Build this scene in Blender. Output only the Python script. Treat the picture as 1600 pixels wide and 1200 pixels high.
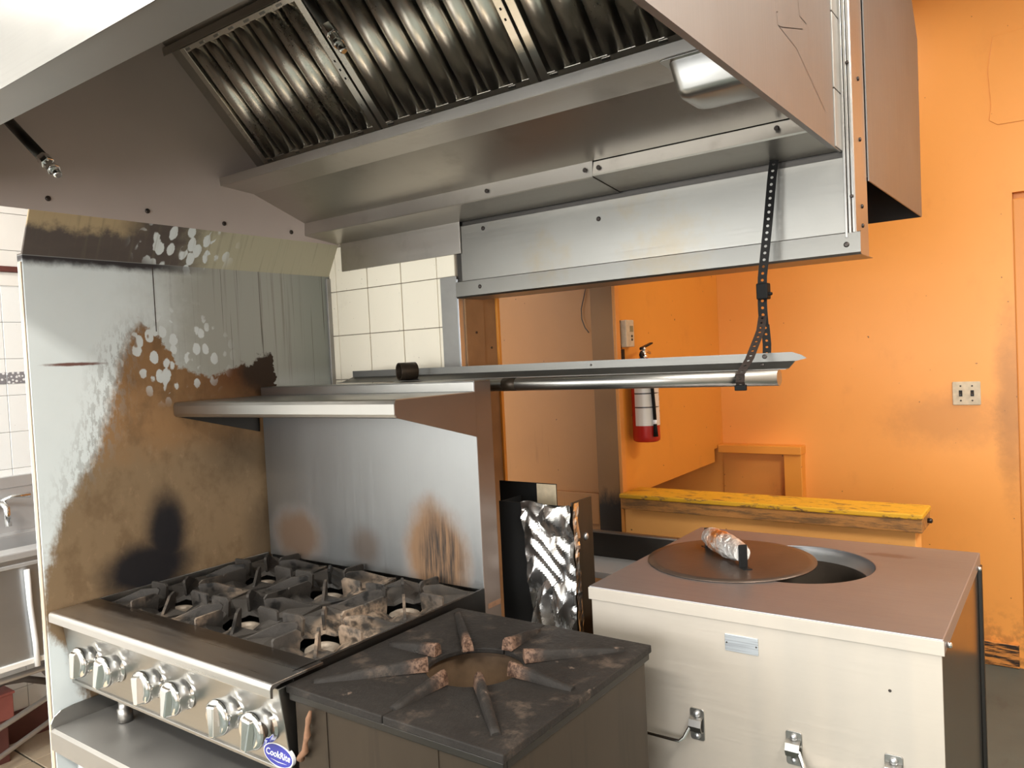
import bpy, bmesh, math, random
from mathutils import Vector, Matrix
random.seed(7)
for o in list(bpy.data.objects): bpy.data.objects.remove(o)
S = bpy.context.scene
COL = S.collection
PI = math.pi

# ------------------------------------------------------------------ camera
def make_camera():
    yaw, pit, rol = math.radians(35.9256), math.radians(1.844), math.radians(-2.7928)
    f = Vector((-math.sin(yaw)*math.cos(pit), math.cos(yaw)*math.cos(pit), -math.sin(pit)))
    r = Vector((math.cos(yaw), math.sin(yaw), 0)); u = r.cross(f)
    c, s = math.cos(rol), math.sin(rol)
    r2 = c*r + s*u; u2 = -s*r + c*u
    cd = bpy.data.cameras.new('camera'); co = bpy.data.objects.new('camera', cd); COL.objects.link(co)
    M = Matrix.Identity(4)
    for i in range(3):
        M[i][0] = r2[i]; M[i][1] = u2[i]; M[i][2] = -f[i]
    M.translation = Vector((2.1782, -1.5788, 1.5287))
    co.matrix_world = M
    cd.sensor_width = 36; cd.lens = 1211.82/1600*36; cd.clip_start = .02
    S.camera = co
make_camera()

# ------------------------------------------------------------------ world, lights, exposure
w = bpy.data.worlds.new('world'); S.world = w; w.use_nodes = True
w.node_tree.nodes['Background'].inputs[0].default_value = (.75, .87, 1, 1)
w.node_tree.nodes['Background'].inputs[1].default_value = 1.0
S.view_settings.view_transform = 'Standard'; S.view_settings.look = 'None'
S.view_settings.exposure = 0.0; S.view_settings.gamma = 1.0
S.view_settings.use_curve_mapping = False

def area(name, loc, rot, sx, sy, power, col):
    l = bpy.data.lights.new(name, 'AREA'); l.shape = 'RECTANGLE'; l.size = sx; l.size_y = sy
    l.energy = power; l.color = col
    o = bpy.data.objects.new(name, l); COL.objects.link(o); o.location = loc; o.rotation_euler = rot
    return o
# daylight entering through the two shop windows of the front wall
area('window_daylight', (-.55, -4.42, 1.58), (PI/2, 0, 0), 1.44, 1.36, 75, (.93, .97, 1))
area('window_daylight', (2.3, -4.42, 1.58), (PI/2, 0, 0), 2.34, 1.36, 112, (.96, .98, 1))
# ceiling fluorescent fixtures: (x, y, length along x, length along y, watts)
FIXTURES = [(1.1, -2.7, 1.25, .30, 105), (3.1, -.9, .30, 1.25, 118), (3.55, 1.3, .30, 1.25, 50), (-.75, -1.75, .30, 1.25, 62), (1.25, 2.0, .30, .6, 7)]  # the fixture by the sink is added to brighten the left side
CEIL = 3.22
for (x, y, sx, sy, p) in FIXTURES:
    area('fixture_light', (x, y, CEIL-.085), (0, 0, 0), sx-.04, sy-.04, p, (1, .95, .86))

# ------------------------------------------------------------------ mesh helpers
class MB:
    def __init__(s): s.v = []; s.f = []; s.sm = []
    def add(s, vs, fs, smooth=False):
        b = len(s.v); s.v += [tuple(p) for p in vs]
        s.f += [tuple(b+i for i in f) for f in fs]; s.sm += [smooth]*len(fs); return s
    def box(s, x0, x1, y0, y1, z0, z1):
        v = [(x0,y0,z0),(x1,y0,z0),(x1,y1,z0),(x0,y1,z0),(x0,y0,z1),(x1,y0,z1),(x1,y1,z1),(x0,y1,z1)]
        return s.add(v, [(0,3,2,1),(4,5,6,7),(0,1,5,4),(1,2,6,5),(2,3,7,6),(3,0,4,7)])
    def hexa(s, a, b):                     # two quads (bottom, top) -> closed block
        return s.add(list(a)+list(b), [(3,2,1,0),(4,5,6,7),(0,1,5,4),(1,2,6,5),(2,3,7,6),(3,0,4,7)])
    def prism(s, poly, axis, a, b, smooth=False):     # 2-D polygon extruded along axis x / y / z
        def P(p, t):
            return (t, p[0], p[1]) if axis == 'x' else (p[0], t, p[1]) if axis == 'y' else (p[0], p[1], t)
        n = len(poly)
        s.add([P(p, a) for p in poly]+[P(p, b) for p in poly],
              [(i, (i+1) % n, n+(i+1) % n, n+i) for i in range(n)], smooth)
        bq = len(s.v)-2*n
        s.f += [tuple(bq+i for i in reversed(range(n))), tuple(bq+n+i for i in range(n))]; s.sm += [False]*2
        return s
    def ribbon(s, prof, axis, a, b, th=.0015, smooth=False):   # open 2-D profile with thickness extruded along axis
        n = len(prof); off = []
        for i in range(n):
            p0 = Vector(prof[max(i-1, 0)]); p1 = Vector(prof[min(i+1, n-1)])
            d = (p1-p0).normalized(); off.append((prof[i][0]-d.y*th, prof[i][1]+d.x*th))
        return s.prism(list(prof)+off[::-1], axis, a, b, smooth)
    def tube(s, path, r, n=10, cap=True):
        path = [Vector(p) for p in path]; m = len(path)
        rr = r if isinstance(r, (list, tuple)) else [r]*m
        prev = None; rings = []
        for i, p in enumerate(path):
            d = (path[min(i+1, m-1)]-path[max(i-1, 0)]).normalized()
            if prev is None:
                a = d.orthogonal().normalized()
            else:
                a = (prev-d*prev.dot(d)); a = a.normalized() if a.length > 1e-6 else d.orthogonal().normalized()
            prev = a; b = d.cross(a)
            rings.append([p+rr[i]*(math.cos(2*PI*k/n)*a+math.sin(2*PI*k/n)*b) for k in range(n)])
        vs = [q for R in rings for q in R]
        fs = [(i*n+k, i*n+(k+1) % n, (i+1)*n+(k+1) % n, (i+1)*n+k) for i in range(m-1) for k in range(n)]
        s.add(vs, fs, True)
        if cap:
            bq = len(s.v)-m*n
            s.f += [tuple(bq+k for k in reversed(range(n))), tuple(bq+(m-1)*n+k for k in range(n))]; s.sm += [False]*2
        return s
    def lathe(s, prof, c, axis='z', n=24, smooth=True, closed=False, cap=True):   # prof = [(r, h)]
        vs = []; m = len(prof)
        for r, h in prof:
            for k in range(n):
                a = 2*PI*k/n; ca, sa = r*math.cos(a), r*math.sin(a)
                vs.append((c[0]+ca, c[1]+sa, c[2]+h) if axis == 'z' else (c[0]+ca, c[1]+h, c[2]-sa) if axis == 'y' else (c[0]+h, c[1]+ca, c[2]+sa))
        R = m if closed else m-1
        fs = [(i*n+k, i*n+(k+1) % n, ((i+1) % m)*n+(k+1) % n, ((i+1) % m)*n+k) for i in range(R) for k in range(n)]
        s.add(vs, fs, smooth)
        if cap and not closed:
            bq = len(s.v)-m*n
            if prof[0][0] > 1e-5: s.f.append(tuple(bq+k for k in reversed(range(n)))); s.sm.append(False)
            if prof[-1][0] > 1e-5: s.f.append(tuple(bq+(m-1)*n+k for k in range(n))); s.sm.append(False)
        return s
    def mesh(s, name, mat, org=(0,0,0)):
        me = bpy.data.meshes.new(name)
        me.from_pydata([(p[0]-org[0], p[1]-org[1], p[2]-org[2]) for p in s.v], [], s.f)
        me.polygons.foreach_set('use_smooth', s.sm)
        bm = bmesh.new(); bm.from_mesh(me); bmesh.ops.recalc_face_normals(bm, faces=bm.faces); bm.to_mesh(me); bm.free()
        if mat: me.materials.append(mat)
        me.update(); return me

ORG = {}
def worg(o):
    return ORG.get(o.name, (0, 0, 0)) if o else (0, 0, 0)
def part(name, mb, mat, parent=None, bevel=0, seg=2, label=None, at=None):
    """mesh object from world-space geometry; its origin is its parent's origin, or `at`"""
    po = worg(parent); og = at if at else po
    o = bpy.data.objects.new(name, mb.mesh(name, mat, og)); COL.objects.link(o)
    ORG[o.name] = og
    if parent: o.parent = parent
    o.location = tuple(og[i]-po[i] for i in range(3))
    if bevel:
        m = o.modifiers.new('bevel', 'BEVEL'); m.width = bevel; m.segments = seg; m.limit_method = 'ANGLE'; m.angle_limit = .6
    if label: o['label'] = label
    return o
def clone(o, parent, world):
    c = o.copy(); COL.objects.link(c); c.parent = parent
    po = worg(parent); c.location = tuple(world[i]-po[i] for i in range(3)); ORG[c.name] = tuple(world); return c
def thing(name, label, cat, loc, group=None):
    o = bpy.data.objects.new(name, None); COL.objects.link(o); o.location = loc; ORG[o.name] = tuple(loc)
    o.empty_display_size = .05
    return tag(o, label, cat, group)
def tag(o, label, cat, group=None):
    o['label'] = label; o['category'] = cat
    if group: o['group'] = group
    return o
def struct(o, label, cat='wall'):
    o['kind'] = 'structure'; o['label'] = label; o['category'] = cat; return o

# ------------------------------------------------------------------ materials
class G:
    def __init__(s, name):
        s.m = bpy.data.materials.new(name); s.m.use_nodes = True; s.t = s.m.node_tree; s.b = s.t.nodes['Principled BSDF']
        s.pos = s.n('ShaderNodeNewGeometry').outputs['Position']
        sp = s.n('ShaderNodeSeparateXYZ'); s.l(s.pos, sp.inputs[0]); s.x, s.y, s.z = sp.outputs
    def n(s, k): return s.t.nodes.new(k)
    def l(s, a, b):
        if isinstance(a, (int, float)): b.default_value = a
        elif isinstance(a, tuple): b.default_value = a if len(a) == 4 else (*a, 1)
        else: s.t.links.new(a, b)
    def math(s, op, a, b=0, c=None, clamp=False):
        n = s.n('ShaderNodeMath'); n.operation = op; n.use_clamp = clamp
        s.l(a, n.inputs[0]); s.l(b, n.inputs[1])
        if c is not None: s.l(c, n.inputs[2])
        return n.outputs[0]
    def add(s, a, b): return s.math('ADD', a, b)
    def sub(s, a, b): return s.math('SUBTRACT', a, b)
    def mul(s, a, b): return s.math('MULTIPLY', a, b)
    def noise(s, scale, detail=4, rough=.55, dist=0, vec=None):
        m = s.n('ShaderNodeMapping'); s.t.links.new(vec or s.pos, m.inputs[0])
        m.inputs['Scale'].default_value = scale if isinstance(scale, tuple) else (scale,)*3
        n = s.n('ShaderNodeTexNoise'); n.inputs['Scale'].default_value = 1; n.inputs['Detail'].default_value = detail
        n.inputs['Roughness'].default_value = rough; n.inputs['Distortion'].default_value = dist
        s.t.links.new(m.outputs[0], n.inputs['Vector']); return n.outputs['Fac']
    def voro(s, scale, feature='F1'):
        m = s.n('ShaderNodeMapping'); s.t.links.new(s.pos, m.inputs[0]); m.inputs['Scale'].default_value = scale
        n = s.n('ShaderNodeTexVoronoi'); n.feature = feature; n.inputs['Scale'].default_value = 1
        s.t.links.new(m.outputs[0], n.inputs['Vector']); return n
    def step(s, v, lo, hi):               # smoothstep 0..1, lo may exceed hi
        n = s.n('ShaderNodeMapRange'); n.interpolation_type = 'SMOOTHSTEP'
        if lo < hi: a, b, c, d = lo, hi, 0, 1
        else: a, b, c, d = hi, lo, 1, 0
        s.l(v, n.inputs[0])
        for i, k in enumerate((a, b, c, d)): n.inputs[i+1].default_value = k
        return n.outputs[0]
    def curve(s, v, pts, lo, hi, ylo, yhi):   # piecewise linear y(v)
        t = s.n('ShaderNodeMapRange'); s.l(v, t.inputs[0]); t.inputs[1].default_value = lo; t.inputs[2].default_value = hi
        r = s.n('ShaderNodeValToRGB'); e = r.color_ramp.elements
        pts = sorted(pts)
        e.remove(e[1]); first_ = True
        for a, b in pts:
            p_ = (a-lo)/(hi-lo); g = (b-ylo)/(yhi-ylo)
            if first_: e[0].position = p_; el = e[0]; first_ = False
            else: el = e.new(p_)
            el.color = (g, g, g, 1)
        s.t.links.new(t.outputs[0], r.inputs[0])
        o = s.n('ShaderNodeMapRange'); s.t.links.new(r.outputs[0], o.inputs[0]); o.inputs[3].default_value = ylo; o.inputs[4].default_value = yhi
        return o.outputs[0]
    def mix(s, f, a, b):
        n = s.n('ShaderNodeMix'); n.data_type = 'RGBA'
        s.l(f, n.inputs[0]); s.l(a, n.inputs[6]); s.l(b, n.inputs[7]); return n.outputs[2]
    def blob(s, u, v, cu, cv, ru, rv, soft=.5, warp=None):   # soft ellipse
        a = s.math('DIVIDE', s.sub(u, cu), ru); b = s.math('DIVIDE', s.sub(v, cv), rv)
        d = s.math('SQRT', s.add(s.mul(a, a), s.mul(b, b)))
        if warp is not None: d = s.add(d, warp)
        return s.step(d, 1+soft, 1-soft)
    def set(s, color=None, rough=None, metal=None, bump=None, bstr=.2, bdist=.002, **kw):
        if color is not None: s.l(color, s.b.inputs['Base Color'])
        if rough is not None: s.l(rough, s.b.inputs['Roughness'])
        if metal is not None: s.l(metal, s.b.inputs['Metallic'])
        if bump is not None:
            n = s.n('ShaderNodeBump'); n.inputs['Strength'].default_value = bstr; n.inputs['Distance'].default_value = bdist
            s.l(bump, n.inputs['Height']); s.t.links.new(n.outputs[0], s.b.inputs['Normal'])
        for k, v in kw.items(): s.l(v, s.b.inputs[k.replace('_', ' ')])
        return s.m
def srgb(r, g, b):
    f = lambda c: ((c/255+.055)/1.055)**2.4 if c > 10 else c/255/12.92
    return (f(r), f(g), f(b))

def steel(name, base=(.60,.59,.57), rough=.3, brush='x', var=.10, dirt=0, dirtcol=(.16,.11,.07)):
    g = G(name)
    sc = {'x': (3,170,170), 'y': (170,3,170), 'z': (170,170,3)}[brush]
    br = g.noise(sc, 2); big = g.noise(3.2, 3)
    c = g.mix(big, tuple(k*.88 for k in base), tuple(min(1, k*1.08) for k in base))
    if dirt:
        d = g.mul(g.step(g.noise(5, 6, .65), .52, .75), dirt)
        c = g.mix(d, c, dirtcol)
    r = g.add(g.add(rough-var/2-.05, g.mul(br, var)), g.mul(big, .1))
    return g.set(c, r, 1.0, bump=br, bstr=.04, bdist=.001)
def plain(name, col, rough=.5, metal=0, var=.12, scale=8, bump=.0, detail=4):
    g = G(name); n = g.noise(scale, detail)
    c = g.mix(n, tuple(k*(1-var) for k in col), tuple(min(1, k*(1+var)) for k in col))
    return g.set(c, rough, metal, bump=n if bump else None, bstr=bump)

M = {}
M['steel'] = steel('brushed_steel_x', (.44,.435,.42), rough=.33)
M['steel_v'] = steel('brushed_steel_z', (.44,.43,.415), rough=.34, brush='z')
M['steel_y'] = steel('brushed_steel_y', rough=.3, brush='y')
M['steel_bright'] = steel('brushed_steel_bright', (.40,.39,.37), .33)
M['header'] = steel('header_steel', (.29,.28,.255), .37, 'x', .16, .35, (.30,.22,.11))
M['lip'] = steel('shelf_lip_steel', (.19,.185,.17), .45, 'x', .1)
M['hood'] = steel('hood_steel', (.50,.47,.43), .36, 'x', .1, .25)
M['hood_side'] = plain('dull_taupe_steel', (.52,.445,.41), .45, .12, .12, 3)
M['hood_out'] = steel('hood_outer_steel', (.25,.247,.24), .33, 'x', .14)
M['hood_end'] = steel('hood_end_steel', (.25,.235,.225), .48, 'z', .1, .15)
M['filter'] = steel('filter_steel', (.88,.83,.75), .30, 'y', .1, .2, (.10,.07,.05))
M['dark_metal'] = steel('dark_greasy_metal', (.07,.065,.06), .4, 'x')
M['chrome'] = steel('chrome', (.80,.80,.79), .12, 'z', .04)
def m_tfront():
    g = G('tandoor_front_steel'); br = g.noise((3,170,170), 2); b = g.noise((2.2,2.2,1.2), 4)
    st = g.step(g.noise((7,7,.4), 2), .52, .66)  # darker vertical streaks paint in soft reflections
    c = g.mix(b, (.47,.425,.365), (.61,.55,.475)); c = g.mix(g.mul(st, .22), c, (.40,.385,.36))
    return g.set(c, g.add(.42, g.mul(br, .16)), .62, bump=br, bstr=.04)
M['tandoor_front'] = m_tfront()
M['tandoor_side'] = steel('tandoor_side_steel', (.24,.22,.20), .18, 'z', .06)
M['dull_steel'] = plain('dull_stand_steel', (.36,.35,.335), .42, .75, .1, 5)
M['taupe'] = plain('taupe_side_steel', (.155,.118,.098), .42, .3, .12, 4)
M['sink_steel'] = plain('pale_sink_steel', (.52,.53,.54), .38, .5, .1, 5)
M['galv'] = plain('galvanised', (.45,.46,.47), .4, .9)
M['black'] = plain('black_sheet', (.012,.012,.012), .35, 0)
M['black_rubber'] = plain('black_rubber', (.006,.006,.006), .6)
M['strap_worn'] = plain('worn_strap', (.028,.020,.017), .6, 0, .5, 60)
for k_ in ('black', 'black_rubber', 'strap_worn'): M[k_].node_tree.nodes['Principled BSDF'].inputs['Specular IOR Level'].default_value = .15
M['screw'] = plain('dark_screw', (.06,.05,.045), .4, .8)
M['white_paint'] = plain('white_paint', (.80,.79,.76), .5, 0, .04)
M['tan_paint'] = plain('tan_paint', (.42,.36,.30), .5, 0, .05)
M['grout'] = plain('grout', (.16,.13,.10), .85)
M['pvc'] = plain('white_pvc', (.80,.82,.84), .3)
M['maroon'] = plain('maroon_base', (.11,.035,.03), .5, 0, .4, 14)
M['red_box'] = plain('faded_red_metal', (.30,.09,.075), .5, 0, .25, 20)
M['grey_pipe'] = plain('grey_conduit', (.38,.36,.34), .4, .6)
M['hose'] = plain('dark_hose', (.10,.085,.075), .6)
M['plastic'] = plain('aged_plastic', (.56,.47,.33), .45, 0, .35, 40)
M['lcd'] = plain('lcd_grey', (.18,.19,.12), .25)
M['ext_red'] = plain('extinguisher_red', (.42,.018,.012), .22)
M['blue'] = plain('badge_blue', (.025,.035,.30), .25)
M['white'] = plain('badge_white', (.85,.85,.87), .3, 0, .02)
M['rust'] = plain('rust', (.22,.115,.065), .8, .2, .5, 60, .4)
M['lamp_glass'] = plain('diffuser', (.85,.85,.82), .4)
M['wood_raw'] = plain('raw_wood', (.30,.165,.075), .7, 0, .35, 12)
M['tape'] = plain('silver_tape', (.30,.29,.27), .4, .5, .2, 14)
M['glass_frame'] = plain('window_frame', (.55,.55,.56), .4, .5)

def m_tile(name, col, dirt):
    g = G(name); d = g.step(g.noise(9, 5), .58, .8); fl = g.step(g.noise(120, 2), .74, .8)
    c = g.mix(g.mul(d, dirt), col, (.48,.40,.28)); c = g.mix(g.mul(fl, .7), c, (.12,.09,.06))
    return g.set(c, .14, 0)
M['tile'] = m_tile('white_wall_tile', (.88,.81,.66), .22)
M['tile_left'] = m_tile('white_sink_tile', (.82,.84,.84), .08)
def m_border():
    g = G('patterned_border'); v = g.voro((40,70,70)); f = g.step(v.outputs['Distance'], .32, .42)
    return g.set(g.mix(f, (.75,.76,.78), (.22,.22,.24)), .2)
M['border'] = m_border()
def m_floor():
    g = G('worn_grey_floor'); n = g.noise(4, 6, .6); s2 = g.step(g.noise((9,3,1), 6, .7), .55, .75)
    c = g.mix(n, (.065,.078,.07), (.115,.135,.12)); c = g.mix(g.mul(s2, .5), c, (.05,.05,.045))
    return g.set(c, .5, 0, bump=n, bstr=.1, Specular_IOR_Level=.3)
M['floor'] = m_floor()
def m_ftile():
    g = G('beige_floor_tile'); n = g.noise(7, 6, .6); d = g.step(g.noise(13, 6, .7), .55, .78)
    c = g.mix(n, (.46,.36,.25), (.62,.52,.39)); c = g.mix(g.mul(d, .5), c, (.16,.11,.07))
    return g.set(c, .35)
M['ftile'] = m_ftile()
def m_orange(name, col, smudge=False, dirt=.35):
    g = G(name); n = g.noise(1.6, 4); fine = g.noise(26, 4, .6)
    c = g.mix(n, tuple(k*.93 for k in col), tuple(min(1, k*1.05) for k in col))
    d = g.step(g.noise((5,5,3), 6, .65), .56, .80)
    c = g.mix(g.mul(d, dirt), c, (.33,.13,.035))
    fl = g.step(g.noise(46, 1), .775, .80); c = g.mix(g.mul(fl, .8), c, (.10,.04,.015))
    if smudge:     # hand grime by the switch and the door edge
        wv = g.mul(g.sub(g.noise(11, 6, .7), .5), 1.3)
        s1 = g.mul(g.blob(g.x, g.z, 1.68, 1.14, .22, .11, .6, wv), .26)
        s2 = g.mul(g.blob(g.x, g.z, 1.945, 1.20, .05, .36, .7, wv), .45)
        s3 = g.mul(g.step(g.z, .34, .02), g.mul(g.step(fine, .40, .62), .55))
        for s_ in (s1, s2, s3): c = g.mix(s_, c, (.16,.075,.03))
    return g.set(c, .42, 0, bump=fine, bstr=.06)
M['orange'] = m_orange('orange_wall_paint', (.86,.365,.078), True, .15)
M['orange_plain'] = m_orange('orange_panel_paint', (.74,.30,.042), False, .22)
M['orange_brightened'] = m_orange('brightened_orange_board', (.90,.44,.13), False, .2)  # paint lightened to make up for light blocked at the half wall
M['orange_trim'] = m_orange('worn_orange_trim', (.70,.28,.06), False, .6)
def m_base():
    g = G('scuffed_orange_baseboard'); d = g.step(g.noise((6,6,60), 6, .7), .44, .56)
    return g.set(g.mix(d, (.66,.27,.06), (.025,.015,.01)), .5)
M['baseb'] = m_base()
def m_brown(name, col):
    g = G(name); n = g.noise(2.2, 5, .6); st = g.step(g.noise((30,30,2.2), 4, .6), .60, .78)
    c = g.mix(n, tuple(k*.82 for k in col), tuple(k*1.12 for k in col))
    c = g.mix(g.mul(st, g.mul(g.step(g.z, 1.4, 1.0), .6)), c, (.14,.06,.02))
    fl = g.step(g.noise(40, 1), .76, .80); c = g.mix(fl, c, (.06,.03,.02))
    return g.set(c, .40, 0)
M['brown'] = m_brown('brown_painted_board', (.50,.225,.075))
def m_post():
    g = G('grimy_post'); d = g.step(g.add(g.noise((14,14,6), 6, .7), g.step(g.z, 1.05, .75)), .75, 1.15)
    c = g.mix(g.noise(5, 5), (.24,.12,.05), (.34,.17,.065)); return g.set(g.mix(d, c, (.022,.014,.010)), .45)
M['post'] = m_post()
def m_cap():
    g = G('chipped_yellow_paint'); d = g.step(g.noise((16,50,50), 6, .75), .54, .62)
    return g.set(g.mix(d, (.70,.37,.020), (.20,.10,.03)), .4, 0, bump=d, bstr=.4)
M['cap'] = m_cap()
def m_capedge():
    g = G('bare_worn_board_edge'); d = g.noise((9,60,60), 6, .75); e = g.step(d, .42, .60)
    return g.set(g.mix(e, (.46,.20,.05), (.20,.10,.035)), .6, 0, bump=d, bstr=.6, bdist=.004)
M['capedge'] = m_capedge()
def m_grate():
    g = G('cast_iron_grate'); n = g.noise(9, 6, .65); h = g.noise(30, 4, .6)
    tan = g.step(g.noise(4.2, 3, .5), .50, .66)
    c = g.mix(n, (.016,.0145,.0135), (.068,.060,.053)); c = g.mix(g.mul(tan, g.step(h, .35, .6)), c, (.27,.20,.145))
    crust = g.step(g.noise(15, 3, .6), .56, .66); c = g.mix(g.mul(crust, .85), c, (.010,.010,.010))
    r = g.sub(.60, g.mul(crust, .30))
    return g.set(c, r, 0, Specular_IOR_Level=.2, bump=g.noise(150, 4, .7), bstr=.5, bdist=.002)
M['grate'] = m_grate()
M['burner'] = plain('burner_iron', (.30,.25,.20), .6, .3, .35, 30, .3)
def m_ctop(name, rusty):
    g = G(name); n = g.noise(6, 6, .6); h = g.noise(45, 4, .7)
    c = g.mix(n, (.0085,.0075,.007), (.032,.028,.025))
    k = g.step(g.noise((11,11,11), 6, .72), .54, .72); c = g.mix(g.mul(k, .6), c, (.105,.078,.060))
    k2 = g.step(g.noise((26,26,26), 4, .7), .66, .74); c = g.mix(g.mul(k2, .6), c, (.19,.14,.11))
    if rusty:   # scale burnt off the inner ends of the ribs
        dx = g.sub(g.x, 1.185); dy = g.sub(g.y, -.383); d = g.math('SQRT', g.add(g.mul(dx, dx), g.mul(dy, dy)))
        c = g.mix(g.mul(g.step(d, .15, .098), .75), c, g.mix(g.step(g.noise(110, 4, .7), .35, .65), (.045,.022,.014), (.24,.145,.10)))
    return g.set(c, g.add(.46, g.mul(h, .25)), 0, Specular_IOR_Level=.14, bump=g.add(h, g.mul(n, 2.0)), bstr=.6, bdist=.004)
M['ctop'] = m_ctop('black_cast_plate', False); M['rib'] = m_ctop('burnt_cast_rib', True)
def m_sooty():
    g = G('sooty_brown_steel'); n = g.noise((4,4,2), 5, .6); st = g.noise((40,40,3), 4, .6)
    c = g.mix(n, (.027,.019,.012), (.064,.046,.031)); c = g.mix(g.mul(g.step(st, .55, .72), .4), c, (.02,.014,.01))
    ch = g.step(g.noise((30,30,12), 5, .7), .69, .74); c = g.mix(g.mul(ch, .6), c, (.30,.20,.13))
    return g.set(c, .42, .5)
M['sooty'] = m_sooty()
M['bowl'] = plain('scorched_bowl', (.09,.055,.030), .6, .2, .8, 22)
def m_foil():
    g = G('crumpled_foil'); n = g.noise((30,30,22), 3, .55, .6)
    return g.set(g.mix(g.step(g.noise(9, 3), .6, .75), (.80,.79,.77), (.50,.46,.41)), .26, 1, bump=n, bstr=.12, bdist=.004)
M['foil'] = m_foil()
def m_foil2():
    g = G('wrinkled_grip_foil'); n = g.noise(120, 5, .7); o = g.blob(g.x, g.y, 1.425, .355, .035, .035, .6, g.mul(g.sub(g.noise(60, 4), .5), 2.5))
    return g.set(g.mix(o, (.80,.79,.77), (.75,.30,.08)), .3, .9, bump=n, bstr=1, bdist=.006)
M['foil2'] = m_foil2()
def m_lid():
    g = G('burnt_lid_iron'); n = g.noise(6, 6, .65); c = g.mix(n, (.045,.033,.026), (.14,.10,.078))
    sp = g.step(g.noise(80, 2), .74, .78); return g.set(g.mix(sp, c, (.45,.32,.2)), .34, .6, bump=g.noise(60, 4), bstr=.15)
M['lid'] = m_lid()
def m_ttop():
    g = G('tandoor_top_steel'); n = g.noise((3,160,160), 2); b = g.noise(5, 4)
    st = g.blob(g.x, g.y, 1.79, .555, .055, .018, .4, g.mul(g.sub(g.noise(40, 3), .5), 1.0))
    c = g.mix(b, (.29,.28,.285), (.38,.365,.37)); c = g.mix(g.mul(st, .6), c, (.2,.13,.1))
    return g.set(c, g.add(.36, g.mul(n, .12)), .85, bump=n, bstr=.03)
M['ttop'] = m_ttop()
def m_clay():
    g = G('tandoor_clay'); return g.set(g.mix(g.noise(14, 5), (.07,.052,.038), (.15,.115,.085)), .85)
M['clay'] = m_clay()
def m_nose():
    g = G('range_front_ledge'); br = g.noise((3,170,170), 2); d = g.step(g.add(g.noise(9, 6, .65), g.step(g.y, -.63, -.56)), .70, 1.15)
    c = g.mix(d, (.62,.61,.60), (.22,.19,.165)); return g.set(c, g.add(.24, g.mul(br, .12)), 1, bump=br, bstr=.04)
M['nose'] = m_nose()
def m_guard():      # stainless back panel with grease burns above the rear burners
    g = G('stained_back_panel'); br = g.noise((170,170,3), 2); wv = g.mul(g.sub(g.noise((9,9,5), 5, .6), .5), .9)
    c = g.mix(g.noise(3, 3), (.31,.31,.31), (.38,.385,.38))
    a1 = g.mul(g.blob(g.x, g.z, .165, 1.005, .115, .085, .45, wv), .88)
    a2 = g.mul(g.blob(g.x, g.z, .47, .995, .055, .055, .6, wv), .55)
    a3 = g.blob(g.x, g.z, .745, 1.005, .115, .135, .35, wv)
    c = g.mix(a1, c, (.15,.085,.045)); c = g.mix(a2, c, (.20,.12,.07)); c = g.mix(g.mul(a3, .95), c, (.21,.115,.055))
    a4 = g.mul(g.blob(g.x, g.z, .765, .99, .07, .11, .5, wv), g.step(g.noise((60,60,4), 5, .7), .38, .60)); c = g.mix(a4, c, (.035,.028,.024))
    mt = g.sub(1, g.mul(g.math('MAXIMUM', a3, a1), .55))
    return g.set(c, g.add(.37, g.add(g.mul(br, .12), g.mul(a3, .1))), mt, bump=br, bstr=.03)
M['guard'] = m_guard()
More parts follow.
